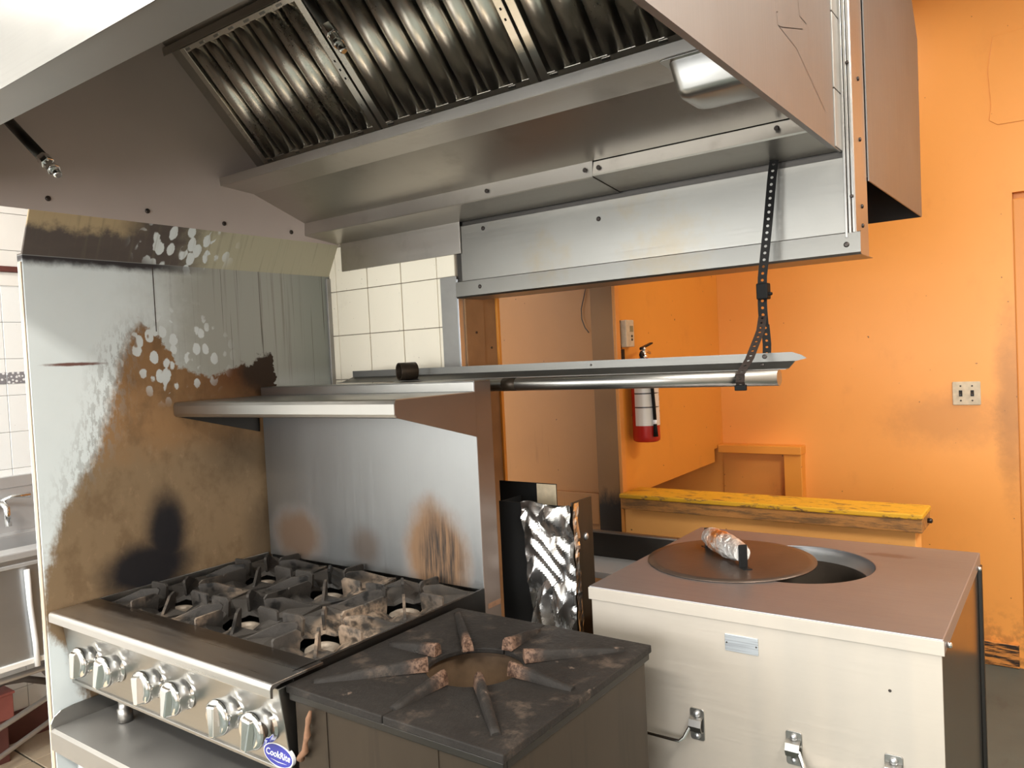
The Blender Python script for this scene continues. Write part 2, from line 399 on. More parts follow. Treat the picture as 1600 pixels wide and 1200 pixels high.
def m_partition():
    g = G('scorched_partition_paint')
    nz = lambda sc, amp, d=6, r=.65: g.mul(g.sub(g.noise(sc, d, r), .5), amp)
    # pale blue-grey paint
    c = g.mix(g.noise(5, 5), (.68,.74,.75), (.80,.86,.87))
    # dusty taupe film with vertical drips, upper right
    film = g.mul(g.step(g.add(g.y, nz(6, .25)), -.48, -.16), g.step(g.z, 1.35, 1.55))
    drip = g.step(g.noise((4,55,1.6), 5, .6), .52, .70)
    fc = g.mix(drip, (.33,.325,.28), (.20,.18,.14)); fc = g.mix(g.step(g.y, .05, .30), fc, (.21,.22,.185)); c = g.mix(g.mul(film, .92), c, fc)
    ln = g.step(g.noise((3,120,.8), 2, .5), .67, .70); c = g.mix(g.mul(g.mul(ln, film), g.mul(g.step(g.y, -.25, -.1), .75)), c, (.07,.055,.04))
    # tan / brown heat burn: right of a ragged edge and below a ragged top
    yl = g.curve(g.z, [(.55,-.595),(.73,-.622),(.824,-.650),(.88,-.705),(.97,-.710),(1.10,-.670),(1.20,-.630),(1.31,-.552),(1.44,-.500),(1.57,-.465),(1.64,-.431),(1.69,-.39)], .5, 1.7, -.8, 0)
    zt_ = g.curve(g.add(g.y, nz((1,14,30), .06, 4)), [(-.75,1.70),(-.39,1.70),(-.316,1.632),(-.272,1.56),(-.223,1.537),(-.152,1.528),(-.024,1.558),(.013,1.593),(.063,1.585),(.085,1.42),(.4,1.30)], -.8, .45, 1.2, 1.8)
    e1 = g.step(g.add(g.sub(g.y, yl), g.add(nz(22, .06), nz((4,90,40), .05))), -.012, .03)
    e2 = g.step(g.add(g.sub(zt_, g.z), g.add(nz(24, .09), nz(9, .05))), -.004, .010)
    burn = g.mul(e1, e2)
    bt = g.noise(3.2, 4); bc = g.mix(bt, (.225,.115,.048), (.345,.205,.10))
    bc = g.mix(g.mul(g.step(g.add(g.z, nz(8, .15)), 1.38, 1.25), .75), bc, (.225,.165,.10))
    bc = g.mix(g.mul(g.step(g.noise((2,11,8), 6, .65), .46, .66), .45), bc, (.125,.075,.038))
    bc = g.mix(g.mul(g.step(g.noise((2,30,18), 5, .7), .55, .70), .35), bc, (.36,.25,.15))
    bc = g.mix(g.mul(g.step(g.z, 1.38, 1.52), g.step(g.y, -.33, -.05)), bc, (.135,.052,.018))
    bc = g.mix(g.blob(g.y, g.z, .03, 1.53, .10, .085, .5, nz(20, 1)), bc, (.035,.02,.012))
    c = g.mix(burn, c, bc)
    halo = g.mul(g.step(g.math('ABSOLUTE', g.sub(g.y, yl), 0), .10, .0), g.mul(g.step(g.noise((4,70,26), 5, .7), .48, .56), g.mul(g.step(g.z, 1.75, 1.6), g.step(g.z, 1.12, 1.35))))
    c = g.mix(g.mul(halo, .55), c, (.26,.26,.245))
    # soot patch beside the burners; s3 paints in shade under the shelf
    wv = nz(14, .5)
    s1 = g.blob(g.y, g.z, -.405, .975, .135, .075, .42, wv); s2 = g.blob(g.y, g.z, -.345, 1.065, .060, .115, .5, wv)
    s3 = g.mul(g.blob(g.y, g.z, -.10, 1.27, .10, .09, .8, nz(9, .8)), .4); s4 = g.mul(g.blob(g.y, g.z, .0, 1.0, .07, .12, .7, wv), .6)
    for s_ in (s3, s4): c = g.mix(s_, c, (.06,.045,.03))
    c = g.mix(g.mul(g.math('MAXIMUM', s1, s2), .97), c, (.010,.011,.015))
    # flaked chips showing white undercoat, along the burn top and on the bent strip
    v = g.voro((1,30,21)); vd = g.add(v.outputs['Distance'], nz((1,45,45), .30, 3)); chip = g.step(vd, .44, .38)
    pick = g.step(g.noise((1,14,12), 2), .40, .43)
    zone = g.math('MAXIMUM', g.blob(g.y, g.z, -.28, 1.60, .16, .13, .35), g.blob(g.y, g.z, -.24, 1.915, .15, .075, .3))
    c = g.mix(g.mul(g.mul(chip, pick), zone), c, (.66,.70,.70))
    # scratch with primer showing
    ga = g.blob(g.y, g.z, -.575, 1.572, .07, .0045, .4, nz(50, .8)); c = g.mix(ga, c, (.17,.085,.07))
    # bent top strip: soot brown to the left, smoked cream to the right
    top = g.step(g.z, 1.856, 1.859)
    tc = g.mix(g.step(g.add(g.y, nz(10, .25)), -.30, -.12), g.mix(g.noise((3,6,20), 4), (.075,.062,.058), (.125,.10,.085)), (.43,.40,.29))
    tc = g.mix(g.mul(g.step(g.add(g.z, nz((4,24,30), .07)), 1.915, 1.945), g.step(g.add(g.y, nz(12, .1)), -.36, -.48)), tc, (.42,.32,.19))
    tc = g.mix(g.mul(g.mul(chip, pick), zone), tc, (.66,.70,.70)); tc = g.mix(g.mul(drip, .35), tc, (.17,.15,.10))
    c = g.mix(top, c, tc)
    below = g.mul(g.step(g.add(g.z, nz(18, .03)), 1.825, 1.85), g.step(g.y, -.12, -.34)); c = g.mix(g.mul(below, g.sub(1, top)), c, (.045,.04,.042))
    return g.set(c, .55, 0, bump=g.add(g.noise(40, 4), g.mul(burn, .3)), bstr=.08, Specular_IOR_Level=.22)
M['partition'] = m_partition()
M['edge_wood'] = plain('bare_board_edge', (.50,.40,.30), .6, 0, .3, 5)
def m_label():
    g = G('extinguisher_label'); rows = g.step(g.noise((1,1,260), 1), .50, .56); cols = g.step(g.noise((150,150,60), 2), .47, .53)
    t = g.mul(g.mul(rows, cols), g.step(g.y, 1.515, 1.53)); bars = g.math('MAXIMUM', g.blob(g.y, g.z, 1.46, 1.352, .06, .0028, .3), g.blob(g.y, g.z, 1.46, 1.292, .06, .0028, .3))
    return g.set(g.mix(g.math('MAXIMUM', t, bars), (.72,.68,.62), (.04,.035,.03)), .35)
M['label'] = m_label()
def m_nameplate():
    g = G('etched_nameplate'); return g.set(g.mix(g.step(g.noise((8,8,400), 1), .5, .6), (.60,.64,.68), (.45,.48,.52)), .35, .7)
M['nameplate'] = m_nameplate()

# ================================================================== SETTING
XL, YB, YF, XR = -1.52, 2.59, -4.5, 4.4
W = .914
def sbox(name, b, mat, label, cat='wall', parent=None, bevel=0):
    o = part(name, MB().box(*b), M[mat], parent, bevel)
    return struct(o, label, cat)

fl = sbox('floor', (XL-.2, XR+.2, YF-.1, YB+.3, -.1, 0), 'floor', 'worn grey floor with beige tiles beside the sink', 'floor')
first = None
for i in range(6):
    for j in range(8):
        cx, cy = -1.40+.3*i, -1.61+.3*j
        if cx > .2: continue
        if first is None:
            first = part('floor_tile', MB().box(cx-.146, cx+.146, cy-.146, cy+.146, -.001, .006), M['ftile'], fl, .0015, 1, at=(cx, cy, 0))
        else: clone(first, fl, (cx, cy, 0))
sbox('ceiling', (XL-.2, XR+.2, YF-.1, YB+.3, CEIL, CEIL+.1), 'white_paint', 'plain white painted ceiling', 'ceiling')

# back wall with door opening at the right
DX, DZ = 1.972, 2.165
wb = part('wall_back', MB().box(XL, DX, YB, YB+.12, 0, CEIL).box(DX, 2.95, YB, YB+.12, DZ, CEIL).box(2.95, XR, YB, YB+.12, 0, CEIL), M['orange'])
struct(wb, 'large orange painted wall at the back with a double switch')
part('plaster_patch', MB().prism([(1.915,2.87),(1.893,2.72),(1.902,2.56),(1.893,2.50),(1.925,2.475),(2.2,2.47),(2.6,2.52),(2.6,2.9)], 'y', YB-.004, YB+.001), M['orange'], wb, .0015)
bb = part('baseboard_back', MB().box(.62, DX-.02, YB-.018, YB, 0, .11), M['baseb'], None, .004); struct(bb, 'scuffed blackened orange baseboard under the orange wall', 'baseboard')
dr = part('door_1', MB().box(DX+.05, 2.91, YB+.10, YB+.14, 0, DZ-.015), M['orange_trim'], None, .003); struct(dr, 'orange door set back in the right hand opening', 'door')
part('jamb', MB().box(DX, DX+.055, YB-.006, YB+.12, 0, DZ-.03), M['orange_trim'], dr, .006)
part('jamb', MB().box(2.9, 2.95, YB-.006, YB+.12, 0, DZ-.03), M['orange_trim'], dr, .006)
part('head_jamb', MB().box(DX+.0, 2.95, YB+.03, YB+.12, DZ-.03, DZ), M['orange_trim'], dr, .004)
part('stop_strip', MB().box(DX+.055, DX+.075, YB+.05, YB+.10, 0, DZ-.05), M['orange_trim'], dr, .003)

# orange bulkhead panel along Y, its post, and the brown passage boards
wp = part('wall_stair', MB().prism([(1.405,0),(1.50,0),(1.50,.90),(1.70,.905),(2.46,.915),(2.46,.985),(YB,.985),(YB,CEIL),(1.405,CEIL)], 'x', .545, .589), M['orange_plain'], None, .002)
struct(wp, 'orange bulkhead panel carrying the fire extinguisher and thermostat')
wq = part('wall_passage', MB().box(-.6, .478, 1.40, 1.45, 0, CEIL), M['brown']); struct(wq, 'shaded brown board wall seen through the opening')
part('skirting', MB().box(-.6, .478, 1.38, 1.40, .78, .918), M['brown'], wq, .003)
tp = part('trim_1', MB().box(.478, .586, 1.375, 1.405, 0, CEIL), M['post'], None, .004); struct(tp, 'grimy dark brown post beside the orange bulkhead', 'post')
tp2 = part('trim_2', MB().box(.586, .602, 1.372, 1.41, 0, CEIL), M['orange_trim'], None, .003); struct(tp2, 'narrow orange edge strip along the grimy post', 'trim')

# stove wall: tiled to x = .6, then a jamb; header above the opening
YW = .33; HX = 1.775
wr = part('wall_range', MB().box(-.02, .598, YW+.006, YW+.12, 0, 1.99), M['grout']); struct(wr, 'white tiled wall behind the range')
xe = [.002, .037, .196, .358, .517, .594]; ze = [1.168, 1.326, 1.484, 1.642, 1.80, 1.958]
tl = None
for i in range(len(xe)-1):
    for j in range(len(ze)-1):
        x0, x1, z0, z1 = xe[i]+.0012, xe[i+1]-.0012, ze[j]+.0012, ze[j+1]-.0012
        full = .15 < x1-x0
        ctr = ((x0+x1)/2, YW, (z0+z1)/2)
        if full and tl: clone(tl, wr, ctr); continue
        o = part('tile', MB().box(x0, x1, YW-.002, YW+.007, z0, z1), M['tile'], wr, .0012, 1, at=ctr)
        if full and not tl: tl = o
part('edge_tape', MB().box(.532, .600, YW-.0045, YW-.002, 1.45, 1.80), M['tape'], wr, .001)
part('edge_tape', MB().box(.598, .606, YW-.006, YW+.06, 1.45, 1.79), M['galv'], wr, .001)
part('jamb_board', MB().box(.598, .612, YW+.02, YW+.115, 0, 1.735), M['wood_raw'], wr, .002)
part('jamb_board', MB().box(.598, .606, YW+.12, YW+.19, 0, 1.735), M['wood_raw'], wr, .002)
part('jamb_strip', MB().box(.603, .614, YW+.186, YW+.20, 0, 1.735), M['orange_plain'], wr, .001)
part('screw', MB().lathe([(.004,0),(.004,.003)], (.612, YW+.07, 1.62), 'x', 8), M['screw'], wr)
part('screw', MB().lathe([(.004,0),(.004,.003)], (.606, YW+.155, 1.57), 'x', 8), M['screw'], wr)

wh = part('wall_header', MB().box(.60, HX-.002, YW+.004, YW+.115, 1.735, CEIL).box(-.02, .60, YW+.006, YW+.12, 1.99, CEIL), M['dark_metal']); struct(wh, 'stainless clad header wall above the pass opening')
part('cladding', MB().box(.622, HX-.012, YW-.001, YW+.004, 1.77, 1.953), M['header'], wh, .001)
part('cladding', MB().box(.078, .626, YW-.008, YW-.003, 1.868, 1.978), M['hood'], wh, .001)
ch = part('channel', MB().ribbon([(YW+.115, 1.729), (YW-.008, 1.729), (YW-.012, 1.733), (YW-.010, 1.778), (YW-.002, 1.780)], 'x', .604, HX+.02, .0016), M['header'], wh)
part('end_cap', MB().box(HX+.008, HX+.0105, YW-.004, YW+.125, 1.732, CEIL), M['steel_v'], wh, .0008)
for k in range(3):
    part('edge_strip', MB().box(HX-.012+.0075*k, HX-.006+.0075*k, YW-.014+.003*k, YW+.003, 1.768, CEIL), M['steel_bright'], wh, .001)
part('tile_sliver', MB().box(1.752, 1.763, .262, YW, 2.095, 2.26), M['tape'], wh, .001)
part('tile_sliver', MB().box(1.752, 1.763, .262, YW, 2.263, 2.43), M['tape'], wh, .001)
part('tile_sliver', MB().box(1.752, 1.763, .262, YW, 1.965, 2.092), M['tape'], wh, .001)
def screw(parent, p, axis, r=.005, h=.003, mat='screw', sign=1):
    pr = [(r, 0), (r, h*sign*.6), (r*.6, h*sign)]
    return part('screw', MB().lathe(pr, p, axis, 10), M[mat], parent)
for p in [(.715,YW-.001,1.935), (1.12,YW-.001,1.905), (.70,YW-.011,1.757), (1.765,YW-.011,1.752)]: screw(wh, p, 'y', .0065, .004, sign=-1)
for z in (2.14, 2.0, 1.845, 1.80): screw(wh, (HX+.0105, YW+.06, z), 'x', .005, .004)
for z in (2.16, 1.86): screw(wh, (HX+.004, YW-.011, z), 'y', .004, .003, sign=-1)

# left partition: sheet with a bent upper strip
pt = part('wall_partition', MB().prism([(-.030,0),(0,0),(0,1.856),(.060,1.966),(.055,1.969),(-.006,1.862),(-.030,1.862)], 'y', -.686, YW), M['partition'], None, .0012, 1)
struct(pt, 'scorched pale blue partition panel to the left of the range')
part('edge_board', MB().box(-.018, -.002, -.690, -.6865, 0, 1.84), M['edge_wood'], pt, .001)
part('seam', MB().box(-.001, .0006, -.339, -.3365, 1.66, 1.85), M['screw'], pt)
part('corner_bead', MB().box(-.001, .010, .31, YW-.002, 1.0, 1.85), M['tape'], pt, .002)

# far left wall behind the sink
wl = part('wall_left', MB().box(XL-.12, XL, YF, YB, 0, CEIL), M['grout']); struct(wl, 'white tiled wall behind the sink')
part('paint', MB().box(XL-.001, XL+.006, YF+.02, -1.11, 0, CEIL), M['white_paint'], wl)
part('paint', MB().box(XL-.001, XL+.006, .79, YB, 0, CEIL), M['white_paint'], wl)
tl = None
for j in range(12):
    for i in range(12):
        cy, cz = -1.0235+.157*i, .2998+.157*j-.157
        ctr = (XL, cy, cz)
        if tl: clone(tl, wl, ctr)
        else: tl = part('tile', MB().box(XL-.001, XL+.008, cy-.0777, cy+.0777, cz-.0777, cz+.0777), M['tile_left'], wl, .0012, 1, at=ctr)
bd = None
for i in range(12):
    cy = -1.0235+.157*i; ctr = (XL, cy, 1.552)
    if bd: clone(bd, wl, ctr)
    else: bd = part('border_tile', MB().box(XL+.005, XL+.010, cy-.077, cy+.077, 1.527, 1.577), M['border'], wl, .0008, 1, at=ctr)
part('ledge_board', MB().box(XL, XL+.012, -1.1, .8, 1.9465, 2.005), M['white_paint'], wl, .002)
part('ledge_strip', MB().box(XL, XL+.022, -1.1, .8, 2.005, 2.03), M['maroon'], wl, .003)
for z0, z1 in ((2.03, 2.098), (2.10, 2.256), (2.258, 2.42), (2.422, 2.6), (2.602, CEIL)):
    part('wall_board', MB().box(XL, XL+.010, -1.1, .8, z0, z1), M['white_paint'], wl, .001)
bl = part('baseboard_left', MB().box(XL, XL+.03, -1.1, .8, 0, .13), M['maroon'], None, .006); struct(bl, 'dark maroon baseboard below the sink', 'baseboard')

# behind the camera: front wall with two windows, right wall
wf = part('wall_front', MB().box(XL, XR, YF-.12, YF, 0, .88).box(XL, XR, YF-.12, YF, 2.30, CEIL).box(XL, -1.32, YF-.12, YF, .88, 2.30)
          .box(.22, 1.08, YF-.12, YF, .88, 2.30).box(3.52, XR, YF-.12, YF, .88, 2.30), M['white_paint']); struct(wf, 'white front wall with two windows behind the viewer')
for n, (x0, x1) in enumerate(((-1.32, .22), (1.08, 3.52))):
    wi = part('window_%d' % (n+1), MB().box(x0, x1, YF-.11, YF-.10, .88, 2.30), M['lamp_glass']); struct(wi, ['left', 'right'][n]+' front window with daylight behind the viewer', 'window')
    for b in ((x0, x0+.05, .88, 2.30), (x1-.05, x1, .88, 2.30), (x0+.05, x1-.05, .88, .93), (x0+.05, x1-.05, 2.25, 2.30)):
        part('window_frame', MB().box(b[0], b[1], YF-.1, YF-.02, b[2], b[3]), M['glass_frame'], wi, .004)
sbox('wall_right', (XR, XR+.12, YF, YB+.12, 0, CEIL), 'tan_paint', 'tan wall to the right outside the picture')
for n, (x, y, sx, sy, p) in enumerate(FIXTURES):
    names = ['before the range hood', 'over the tandoor aisle', 'near the orange door', 'added to brighten the sink aisle', 'over the stairwell']
    t = thing('ceiling_light', 'white fluorescent ceiling fixture '+names[n], 'light', (x, y, CEIL), 'ceiling fixtures')
    part('housing', MB().prism([(-sx/2+x, y-sy/2), (sx/2+x, y-sy/2), (sx/2+x, y+sy/2), (-sx/2+x, y+sy/2)], 'z', CEIL-.07, CEIL), M['white_paint'], t, .01)
    for s_ in (-1, 1):
        e = (.006, sy) if sx > sy else (sx, .006)
        cx = x+s_*(sx/2-.003) if sx > sy else x; cy = y if sx > sy else y+s_*(sy/2-.003)
        part('end_plate', MB().box(cx-e[0]/2, cx+e[0]/2, cy-e[1]/2, cy+e[1]/2, CEIL-.095, CEIL-.07), M['white_paint'], t, .001)

# ================================================================== RANGE HOOD
HL, HR, HF, HZ = .06, 1.76, -1.07, 1.962
hd = thing('range_hood', 'large stainless exhaust hood above the six burner range', 'range hood', (.9, -.3, HZ))
part('front_panel', MB().box(HL, HR, HF-.0015, HF, HZ, 2.72), M['hood_out'], hd)
part('front_lip', MB().ribbon([(HF, HZ+.002), (HF+.068, HZ+.002), (HF+.070, HZ+.004), (HF+.070, HZ+.045), (HF+.055, HZ+.05)], 'x', HL, HR, .0015), M['dull_steel'], hd)
part('front_seam', MB().box(.30, .303, HF-.003, HF, 2.10, 2.5).box(.303, 1.15, HF-.003, HF, 2.10, 2.103), M['hood'], hd)
part('end_panel', MB().box(HL-.002, HL, HF, YW-.003, HZ+.002, 2.72), M['hood_side'], hd)
part('end_panel', MB().box(HR-.002, HR, HF, .262, HZ, 2.72).box(HR-.012, HR-.002, HF, .262, HZ, HZ+.0015), M['hood_end'], hd)
part('end_flange', MB().box(HR-.0015, HR, .262, YW-.016, HZ, HZ+.13), M['hood_end'], hd)
part('top_panel', MB().box(HL, HR, HF, YW-.003, 2.72, 2.723), M['hood'], hd)
part('plenum_panel', MB().ribbon([(-.285, 2.485), (-.31, 2.50), (-.33, 2.72)], 'x', HL, HR, .0015), M['hood'], hd)
part('grease_trough', MB().ribbon([(.035, 2.175), (.03, 2.150), (-.110, 2.110), (-.134, 2.106), (-.137, 2.128), (-.128, 2.130)], 'x', HL, HR, .0016), M['hood'], hd)
part('trough_bottom', MB().ribbon([(-.128, 2.105), (-.018, 2.097)], 'x', HL, HR, .0016), M['hood'], hd)
part('back_slope', MB().ribbon([(-.018, 2.0975), (.183, 2.026)], 'x', HL, HR, .0016), M['hood'], hd)
part('back_lip', MB().ribbon([(.183, 2.026), (.180, 1.986), (.182, 1.983), (YW-.004, 1.966)], 'x', HL, 1.19, .0016), M['hood'], hd)
part('back_lip', MB().ribbon([(.186, 2.024), (.177, 1.990), (.179, 1.986), (YW-.004, 1.968)], 'x', 1.192, HR-.004, .0016), M['hood'], hd)
part('filter_rail', MB().ribbon([(.06, 2.17), (.012, 2.17), (.006, 2.205)], 'x', HL, HR, .002), M['dark_metal'], hd)
part('filter_rail', MB().ribbon([(-.285, 2.488), (-.300, 2.475), (-.296, 2.455)], 'x', HL, HR, .002), M['hood'], hd)
for (y, z) in ((-.64,1.997), (-.376,1.998), (-.131,1.99), (.124,1.99)): screw(hd, (HL, y, z), 'x', .007, .005)
for x in (.85, 1.17, 1.21): screw(hd, (x, .178, 2.005), 'y', .006, .004, sign=-1)
screw(hd, (1.66, .178, 2.008), 'y', .006, .006, sign=-1)
# blank strip between end panel and first filter
FB = Vector((0, .004, 2.192)); FV = Vector((0, -.694, .720)); FN = Vector((0, -.720, -.694)); FL = .392
def fp(u, v, n): p = FB+FV*v+FN*n; return (u, p.y, p.z)
def fbox(mb, u0, u1, v0, v1, n0, n1):
    return mb.hexa([fp(u0,v0,n0), fp(u1,v0,n0), fp(u1,v1,n0), fp(u0,v1,n0)], [fp(u0,v0,n1), fp(u1,v0,n1), fp(u1,v1,n1), fp(u0,v1,n1)])
part('filler_strip', fbox(MB(), HL, .102, -.01, FL+.01, -.012, .004), M['hood'], hd, .001)
part('filler_strip', fbox(MB(), 1.70, HR-.003, -.01, FL+.01, -.012, .004), M['hood'], hd, .001)

fb = [(.106, .628), (.636, 1.160), (1.168, 1.698)]
flab = ['baffle filter at the far left of the hood beside the soot stained panel', 'middle baffle filter of the hood between two others', 'darkest baffle filter at the right end of the hood']
for k, (u0, u1) in enumerate(fb):
    o = fp((u0+u1)/2, 0, 0)
    t = thing('baffle_filter', flab[k], 'filter', o, 'hood filters')
    wd = .022
    part('frame', fbox(MB(), u0, u0+wd, 0, FL, -.035, .010), M['filter'], t, .001)
    part('frame', fbox(MB(), u1-wd, u1, 0, FL, -.035, .010), M['filter'], t, .001)
    part('frame', fbox(MB(), u0+wd, u1-wd, 0, .016, -.035, .010), M['filter'], t, .001)
    part('frame', fbox(MB(), u0+wd, u1-wd, FL-.016, FL, -.035, .010), M['filter'], t, .001)
    part('back_sheet', fbox(MB(), u0+wd, u1-wd, .016, FL-.016, -.035, -.031), M['dark_metal'], t)
    nb = 7; pit = (u1-u0-2*wd)/nb
    mb0 = None
    for i in range(nb):
        c = u0+wd+pit*(i+.5); r = pit*.405
        prof = [(-r*1.12, -.022)]+[(-r*math.cos(a), -.004+.016*math.sin(a)) for a in [PI*q/8 for q in range(9)]]+[(r*1.12, -.022)]
        if mb0 is None:
            mb = MB(); n_ = len(prof); vs = []
            for v in (.014, FL-.014): vs += [fp(c+p[0], v, p[1]) for p in prof]
            mb.add(vs, [(q, q+1, n_+q+1, n_+q) for q in range(n_-1)], True)
            mb0 = part('baffle', mb, M['filter'], t, at=(c, o[1], o[2]))
            m_ = mb0.modifiers.new('solid', 'SOLIDIFY'); m_.thickness = .0012
        else: clone(mb0, t, (c, o[1], o[2]))
        for v in (.008, FL-.008):
            if v > .1 or i % 2 == 0: part('clip', fbox(MB(), c-pit*.42, c-pit*.12, v-.003, v+.003, .010, .0125), M['steel_bright'], t)
    for v in (.16, .185, .21):
        if k < 2: part('vent_hole', fbox(MB(), u1-.014, u1-.009, v-.003, v+.003, .0098, .0106), M['black'], t)

# fire suppression nozzles
def nozzle(label, tip, mid, top):
    tip, mid, top = Vector(tip), Vector(mid), Vector(top); d = (tip-mid).normalized()
    t = thing('suppression_nozzle', label, 'nozzle', tuple(tip))
    part('pipe', MB().tube([top, mid], .0125, 14), M['dark_metal'], t)
    part('collar', MB().tube([mid-d*.002, mid+d*.026], .0155, 6), M['chrome'], t, .0015)
    part('body', MB().tube([mid+d*.026, mid+d*.045, mid+d*.047, mid+d*.056], [.0125, .0125, .0145, .0145], 8), M['chrome'], t, .001)
    part('tip', MB().tube([mid+d*.056, mid+d*.074, mid+d*.078], [.010, .0095, .007], 14), M['chrome'], t)
nozzle('suppression pipe nozzle hanging at the far left of the hood', (.315, -.715, 1.985), (.235, -.722, 2.052), (-.0+.07, -.735, 2.185))
nozzle('suppression pipe nozzle in front of the hood filters', (.868, -.34, 2.228), (.817, -.35, 2.305), (.63, -.385, 2.585))

# grease cup under the right end of the trough
gc = thing('grease_cup', 'deep drawn stainless grease cup under the hood right end', 'grease cup', (1.63, -.07, 2.03))
def rrect(x0, x1, y0, y1, r, n=5):
    P = []
    for cx, cy, a0 in ((x1-r,y1-r,0), (x0+r,y1-r,PI/2), (x0+r,y0+r,PI), (x1-r,y0+r,1.5*PI)):
        P += [(cx+r*math.cos(a0+PI/2*k/n), cy+r*math.sin(a0+PI/2*k/n)) for k in range(n+1)]
    return P
def shell(levels, smooth=True, cap0=True, cap1=False):
    mb = MB(); n = len(levels[0][0]); vs = []
    for P, z in levels: vs += [(p[0], p[1], z) for p in P]
    mb.add(vs, [(i*n+k, i*n+(k+1) % n, (i+1)*n+(k+1) % n, (i+1)*n+k) for i in range(len(levels)-1) for k in range(n)], smooth)
    if cap0: mb.f.append(tuple(range(n))); mb.sm.append(smooth)
    if cap1: mb.f.append(tuple((len(levels)-1)*n+k for k in range(n))); mb.sm.append(False)
    return mb
part('cup', shell([(rrect(1.575,1.705,-.115,-.02,.02),2.022), (rrect(1.562,1.715,-.127,-.010,.022),2.026), (rrect(1.556,1.72,-.133,-.005,.022),2.037), (rrect(1.545,1.728,-.142,.0,.022),2.092)]), M['steel_bright'], gc)
part('rim', shell([(rrect(1.535,1.735,-.155,.008,.01),2.092), (rrect(1.535,1.735,-.155,.008,.01),2.0955)], False, True, True), M['steel_bright'], gc, .001)

# hood of the neighbouring room, back to back behind the header
h2 = thing('exhaust_hood', 'plain steel hood on the far side of the header wall', 'range hood', (1.3, .9, 1.93))
part('end_panel', MB().prism([(YW+.13,1.915), (1.27,1.925), (1.29,2.50), (1.05,2.75), (YW+.13,2.75)], 'x', HX+.012, HX+.015), M['hood_end'], h2)
part('front_panel', MB().hexa([(.7,1.27,1.925),(HX+.012,1.27,1.925),(HX+.012,1.273,1.925),(.7,1.273,1.925)], [(.7,1.29,2.5),(HX+.012,1.29,2.5),(HX+.012,1.293,2.5),(.7,1.293,2.5)]), M['dark_metal'], h2)
part('inner_panel', MB().box(.7, HX+.012, .80, .803, 1.99, 2.7), M['hood_side'], h2)
part('top_panel', MB().box(.7, HX+.012, YW+.13, 1.3, 2.45, 2.453), M['dark_metal'], h2)

# ================================================================== STRAP, RAIL SHELF, PIPE STUB
ws = thing('wall_shelf', 'long stainless rail shelf hung by a perforated strap', 'shelf', (1.0, .16, 1.46))
part('rolled_edge', MB().lathe([(.0180,-.47), (.0180,.69)], (.97, .128, 1.460), 'x', 20), M['steel_bright'], ws)
part('shelf_plate', MB().ribbon([(.128, 1.4775), (.150, 1.4785), (.198, 1.4925)], 'x', .24, 1.675, .0015), M['lip'], ws)
part('back_lip', MB().prism([(.24,1.491), (1.665,1.491), (1.700,1.499), (1.688,1.507), (1.668,1.514), (.24,1.514)], 'y', .1985, .200), M['lip'], ws)
for x, z in ((1.607, 1.506), (1.607, 1.486), (1.15, 1.503)): screw(ws, (x, .1985 if z > 1.49 else .176, z), 'y', .0055 if x > 1.5 else .003, .002, sign=-1)
part('scorch', MB().lathe([(.0181,0), (.0181,.045)], (.915, .128, 1.460), 'x', 20), M['sooty'], ws)

st = thing('hanging_strap', 'black perforated metal strap hanging from the header', 'strap', (1.613, .315, 1.97))
def strap(path, wid, side, pitch=.0165, th=.0015):
    """ribbon with real round holes along a polyline; side = direction of its width"""
    path = [Vector(p) for p in path]; seg = []; L = 0
    for a, b in zip(path, path[1:]): seg.append((L, a, b)); L += (b-a).length
    def at(d):
        for s0, a, b in reversed(seg):
            if d >= s0: return a+(b-a)*min(1, (d-s0)/(b-a).length)
        return path[0]
    mb = MB(); n = int(L/pitch); sd = Vector(side).normalized()
    for i in range(n):
        a, b = at(i*pitch), at((i+1)*pitch); c = (a+b)/2; dv = (b-a)/2; nn = dv.cross(sd).normalized()*th
        out = [(-1,-1),(0,-1),(1,-1),(1,0),(1,1),(0,1),(-1,1),(-1,0)]
        ring = []
        for q in range(8):
            an = math.atan2(out[q][1], out[q][0]); rr = .17*wid
            ring.append((math.cos(an)*rr/(dv.length), math.sin(an)*rr/(wid/2)))
        vs = []
        for off in (nn*0, nn):
            vs += [c+dv*o[0]+sd*o[1]*(wid/2)+off for o in out]+[c+dv*o[0]+sd*o[1]*(wid/2)+off for o in ring]
        fs = []
        for q in range(8):
            r_ = (q+1) % 8
            fs += [(q, r_, 8+r_, 8+q), (16+r_, 16+q, 24+q, 24+r_), (8+q, 8+r_, 24+r_, 24+q)]
            if q in (0, 1, 4, 5): pass
            fs.append((r_, q, 16+q, 16+r_))
        mb.add(vs, fs)
    return mb
side = (.93, .37, 0)
part('strap_length', strap([(1.613,.312,1.985), (1.608,.300,1.93), (1.598,.288,1.82), (1.588,.262,1.69), (1.589,.252,1.62), (1.592,.250,1.575)], .021, side), M['black_rubber'], st)
part('strap_branch', strap([(1.590,.248,1.60), (1.596,.21,1.565), (1.594,.13,1.50), (1.583,.104,1.474), (1.580,.105,1.448), (1.580,.118,1.438)], .019, side), M['strap_worn'], st)
part('strap_branch', strap([(1.594,.252,1.58), (1.603,.232,1.53), (1.607,.206,1.48)], .019, side), M['black_rubber'], st)
part('buckle', MB().box(1.577, 1.604, .246, .272, 1.640, 1.678).box(1.600, 1.612, .25, .262, 1.648, 1.656), M['black_rubber'], st, .003)
part('clip', MB().box(1.568, 1.594, .102, .112, 1.434, 1.447), M['black_rubber'], st, .002)

